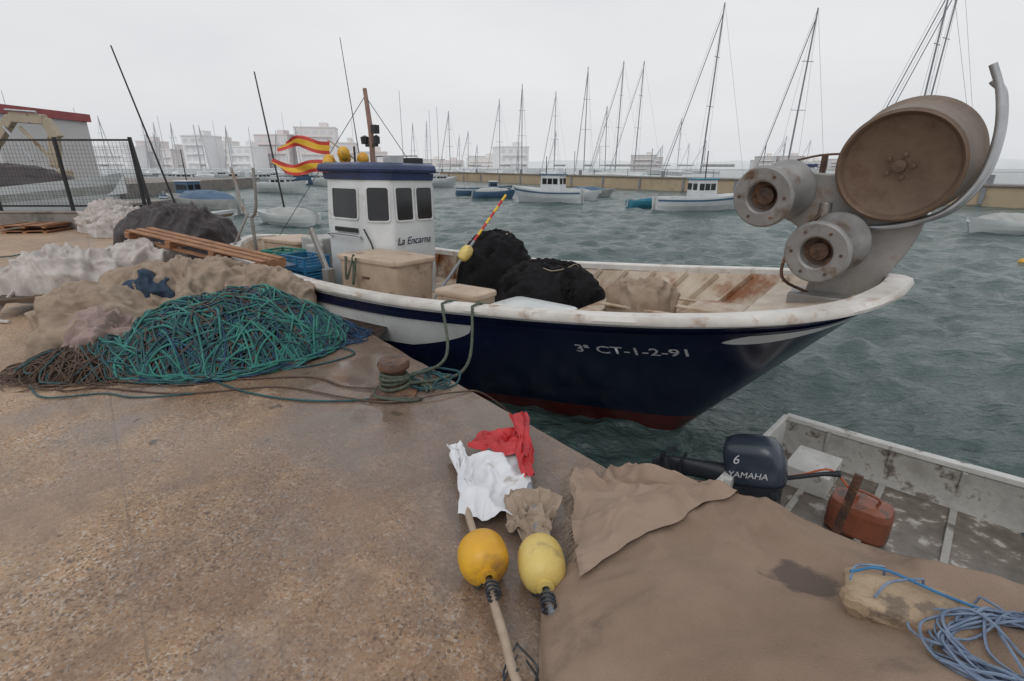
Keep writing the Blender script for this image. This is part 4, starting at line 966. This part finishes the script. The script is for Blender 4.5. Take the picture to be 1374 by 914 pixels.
# ------------------------------------------------------------ sail boats behind the jetty
def sailboat(x,y,zt,lean=.03,m=MASTM,L=10,r=.09,rot=None):
    rot=rng.uniform(-.4,.4)+an if rot is None else rot
    e=empty('sailing_boat',frame(x,y,ZW)); g=G(); H=zt-ZW; top=Vector((lean*H,0,H)); b0=Vector((0,0,.8))
    g.tube([b0,top],[r,r*.7],6)
    c,s=math.cos(rot),math.sin(rot)
    for hh,ww in((.45,.9),(.72,.7)):
        p=b0.lerp(top,hh); g.tube([p+Vector((-s*ww,c*ww,0)),p,p-Vector((-s*ww,c*ww,0))],r*.35,4)
    for dd in(.5,-.5): g.tube([top,Vector((c*L*dd,s*L*dd,1.4))],r*.16,3)
    g.tube([b0.lerp(top,.95),Vector((c*L*.46,s*L*.46,1.8))],r*.5,5)
    for w in(-1.4,1.4): g.tube([top,b0.lerp(top,.45)+Vector((-s*w*.62,c*w*.62,0)),Vector((-s*w,c*w,1.2))],r*.14,3)
    g.obj('mast_and_rigging',m,e)
    g=G(); g.tube([Vector((0,0,2.9)),Vector((-c*L*.38,-s*L*.38,2.9))],.17,8); g.obj('furled_sail',rng.choice([PALEB,GREYT,BLUEROOF]) if y<80 else GREYT,e)
    g=G(); R=[]
    for u in np.linspace(0,1,14):
        w=1.6*math.sin(math.pi*min(.98,.28+u*.72))**.7; xx=(u-.5)*L; h=1.25+.3*u
        R.append([(xx*c-yy*s,xx*s+yy*c,zz) for yy,zz in((-w,h),(-w*.8,.0),(0,-.3),(w*.8,0),(w,h),(0,h+.12))])
    g.rings(R); 
    R=[]
    for u in np.linspace(.3,.68,8):
        xx=(u-.5)*L; w=.9; h=1.9-.5*abs(u-.45); R.append([(xx*c-yy*s,xx*s+yy*c,zz) for yy,zz in((-w,1.3),(-w*.8,h),(w*.8,h),(w,1.3))])
    g.rings(R); g.obj('hull_and_coachroof',PALEW,e)
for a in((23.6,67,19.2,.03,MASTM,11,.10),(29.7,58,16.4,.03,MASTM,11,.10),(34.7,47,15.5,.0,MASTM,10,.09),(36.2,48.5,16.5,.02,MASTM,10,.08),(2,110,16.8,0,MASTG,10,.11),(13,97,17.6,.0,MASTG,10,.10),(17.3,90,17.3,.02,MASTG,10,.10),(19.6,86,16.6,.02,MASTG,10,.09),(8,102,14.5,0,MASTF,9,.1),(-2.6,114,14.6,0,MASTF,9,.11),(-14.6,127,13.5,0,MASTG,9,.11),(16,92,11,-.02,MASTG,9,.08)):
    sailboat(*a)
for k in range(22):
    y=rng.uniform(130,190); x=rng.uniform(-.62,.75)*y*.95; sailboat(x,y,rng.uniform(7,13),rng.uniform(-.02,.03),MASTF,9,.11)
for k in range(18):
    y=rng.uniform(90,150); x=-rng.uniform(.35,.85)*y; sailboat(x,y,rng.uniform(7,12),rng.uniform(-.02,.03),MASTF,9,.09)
# ------------------------------------------------------------ far shore & buildings
g=G()
R=[]
for x in np.linspace(-900,900,160):
    h=4+5*max(0,nz(x*.01,3.1)+.3)+2*nz(x*.06,1); R.append([(x,480,-3),(x,470,-3),(x,475,h*.4),(x,500,h),(x,620,-3)])
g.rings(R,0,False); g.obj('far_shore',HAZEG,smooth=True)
def block(x,y,w,dp,h,fl,m):
    e=empty('apartment_building',frame(x,y,ZW,rng.uniform(-.3,.3))); g=G(); g.box((0,0,h/2),(w,dp,h)); g.box((0,0,h+.25),(w+.4,dp+.4,.5)); g.box((w*.2,0,h+1.4),(w*.2,dp*.4,2)); g.obj('walls',m,e)
    g=G(); n=int(w/3.2)
    for f in range(fl):
        for k in range(n):
            g.box((-w/2+(k+.5)*w/n,-dp/2-.02,(f+.55)*h/fl),(w/n*.5,.1,h/fl*.4))
    g.obj('windows',HAZEW,e)
    g=G()
    for f in range(1,fl): g.box((0,-dp/2-.5,f*h/fl),(w*.8,.9,.15))
    g.obj('balconies',m,e)
for a in((235,250,205,3,0),(262,293,190,4,1),(200,222,196,3,2),(296,318,196,4,3),(355,400,189,4,2),(320,352,202,3,1),(405,455,181,5,0),(455,480,198,3,3),(665,705,202,3,1),(115,190,202,3,1),(480,520,208,2,2)):
    x0,x1,yt,fl,mi=a; y=235+rng.uniform(-10,40); dpt=y*.945; 
    w=(x1-x0)/680*dpt; xx=((x0+x1)/2-687)/680*dpt; h=(222-yt)/680*y*1.05+2.9
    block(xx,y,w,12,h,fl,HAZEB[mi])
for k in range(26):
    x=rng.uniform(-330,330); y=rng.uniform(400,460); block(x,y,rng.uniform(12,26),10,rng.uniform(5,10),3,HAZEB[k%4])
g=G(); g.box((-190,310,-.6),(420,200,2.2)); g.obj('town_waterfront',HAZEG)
g=G(); g.box((-62,60,-.75),(50,36,1.5)); g.obj('service_quay',CONC)
e=empty('harbour_workshop',frame(-47.5,50,0)); g=G(); g.box((-4,0,2.9),(18,10,5.8)); g.obj('walls',WORKW,e)
g=G(); g.box((-4,-.05,6.15),(18.6,10.6,.7)); g.obj('red_fascia',BANNER,e)
g=G(); g.box((-8,0,7.1),(10,8,1.2)); g.obj('upper_floor',WORKW,e)
g=G()
for k in range(6): g.box((-11.5+k*3,-5.03,3.6),(1.8,.12,1.5))
g.obj('windows',HAZEW,e)
g=G(); g.tube([(0,0,6.4),(0,0,9.2)],.07); g.box((0,0,9.2),(1.4,.3,.12)); g.obj('roof_light_mast',MASTM,e)
e=empty('harbour_crane'); g=G(); cy_=25.5; dz=-.5
def cz(x,z): return (x,cy_,z+dz)
g.beam(cz(-25.1,1.9),cz(-24.2,3.2),.30,.34); g.beam(cz(-24.2,3.2),cz(-23.1,4.3),.34,.4); g.beam(cz(-23.1,4.3),cz(-21.6,4.2),.38,.44); g.beam(cz(-21.6,4.2),cz(-21.2,3.4),.34,.4)
g.beam(cz(-21.35,3.7),cz(-21.7,2.1),.32,.4); g.box(cz(-21.7,1.7),(.9,.8,.6)); g.box(cz(-21.8,.9),(1.3,1.3,1.2))
g.beam(cz(-22.9,3.9),cz(-21.7,2.4),.14)
g.obj('jib_and_base',CRANEM,e,bevel=.04)
g=G(); g.tube([(-22.5,cy_-.25,1.9),(-23.4,cy_-.25,3.4)],.06,8); g.tube([(-23.1,cy_-.25,4.1),(-21.7,cy_-.25,4.0)],.05,8); g.tube([(-24.9,cy_,1.5),(-24.9,cy_,.6)],.03,6); g.obj('hydraulic_rams',STEEL,e)
g=G(); g.box((-22.5,27.5,-.9),(6,6,1.5)); g.obj('crane_pier',CONC)
e=empty('perimeter_fence'); g=G()
x0,x1,yf=-26.,-10.35,14.75
for x in np.arange(x1,x0,-2.05): g.box((x,yf,1.25),(.07,.07,2.35))
g.box(((x0+x1)/2,yf,2.35),(x1-x0,.05,.05)); g.box(((x0+x1)/2,yf,.62),(x1-x0,.05,.05))
for x in np.arange(x1-.1,x0,-.1): g.box((x,yf,1.48),(.005,.005,1.72))
for z in np.arange(.7,2.3,.1): g.box(((x0+x1)/2,yf+.008,z),(x1-x0,.004,.005))
g.beam((-10.35,yf,2.42),(-10.15,yf,.05),.07)
g.obj('fence_panels',FENCE,e)
g=G(); g.box((-19.3,14.75,.22),(15.6,.45,.44)); g.box((-19.3,14.75,.46),(15.7,.5,.05)); g.obj('low_wall',CONC,bevel=.02)
e=empty('pallet_stack',frame(-12.9,14.0,0,.1)); g=G()
for k in range(2): g.box((0,0,.06+k*.14),(1.2,.9,.02)); [g.box((s*.5,0,.0+.03+k*.14),(.1,.9,.08)) for s in(-1,0,1)]
g.obj('pallets',WOOD,e)
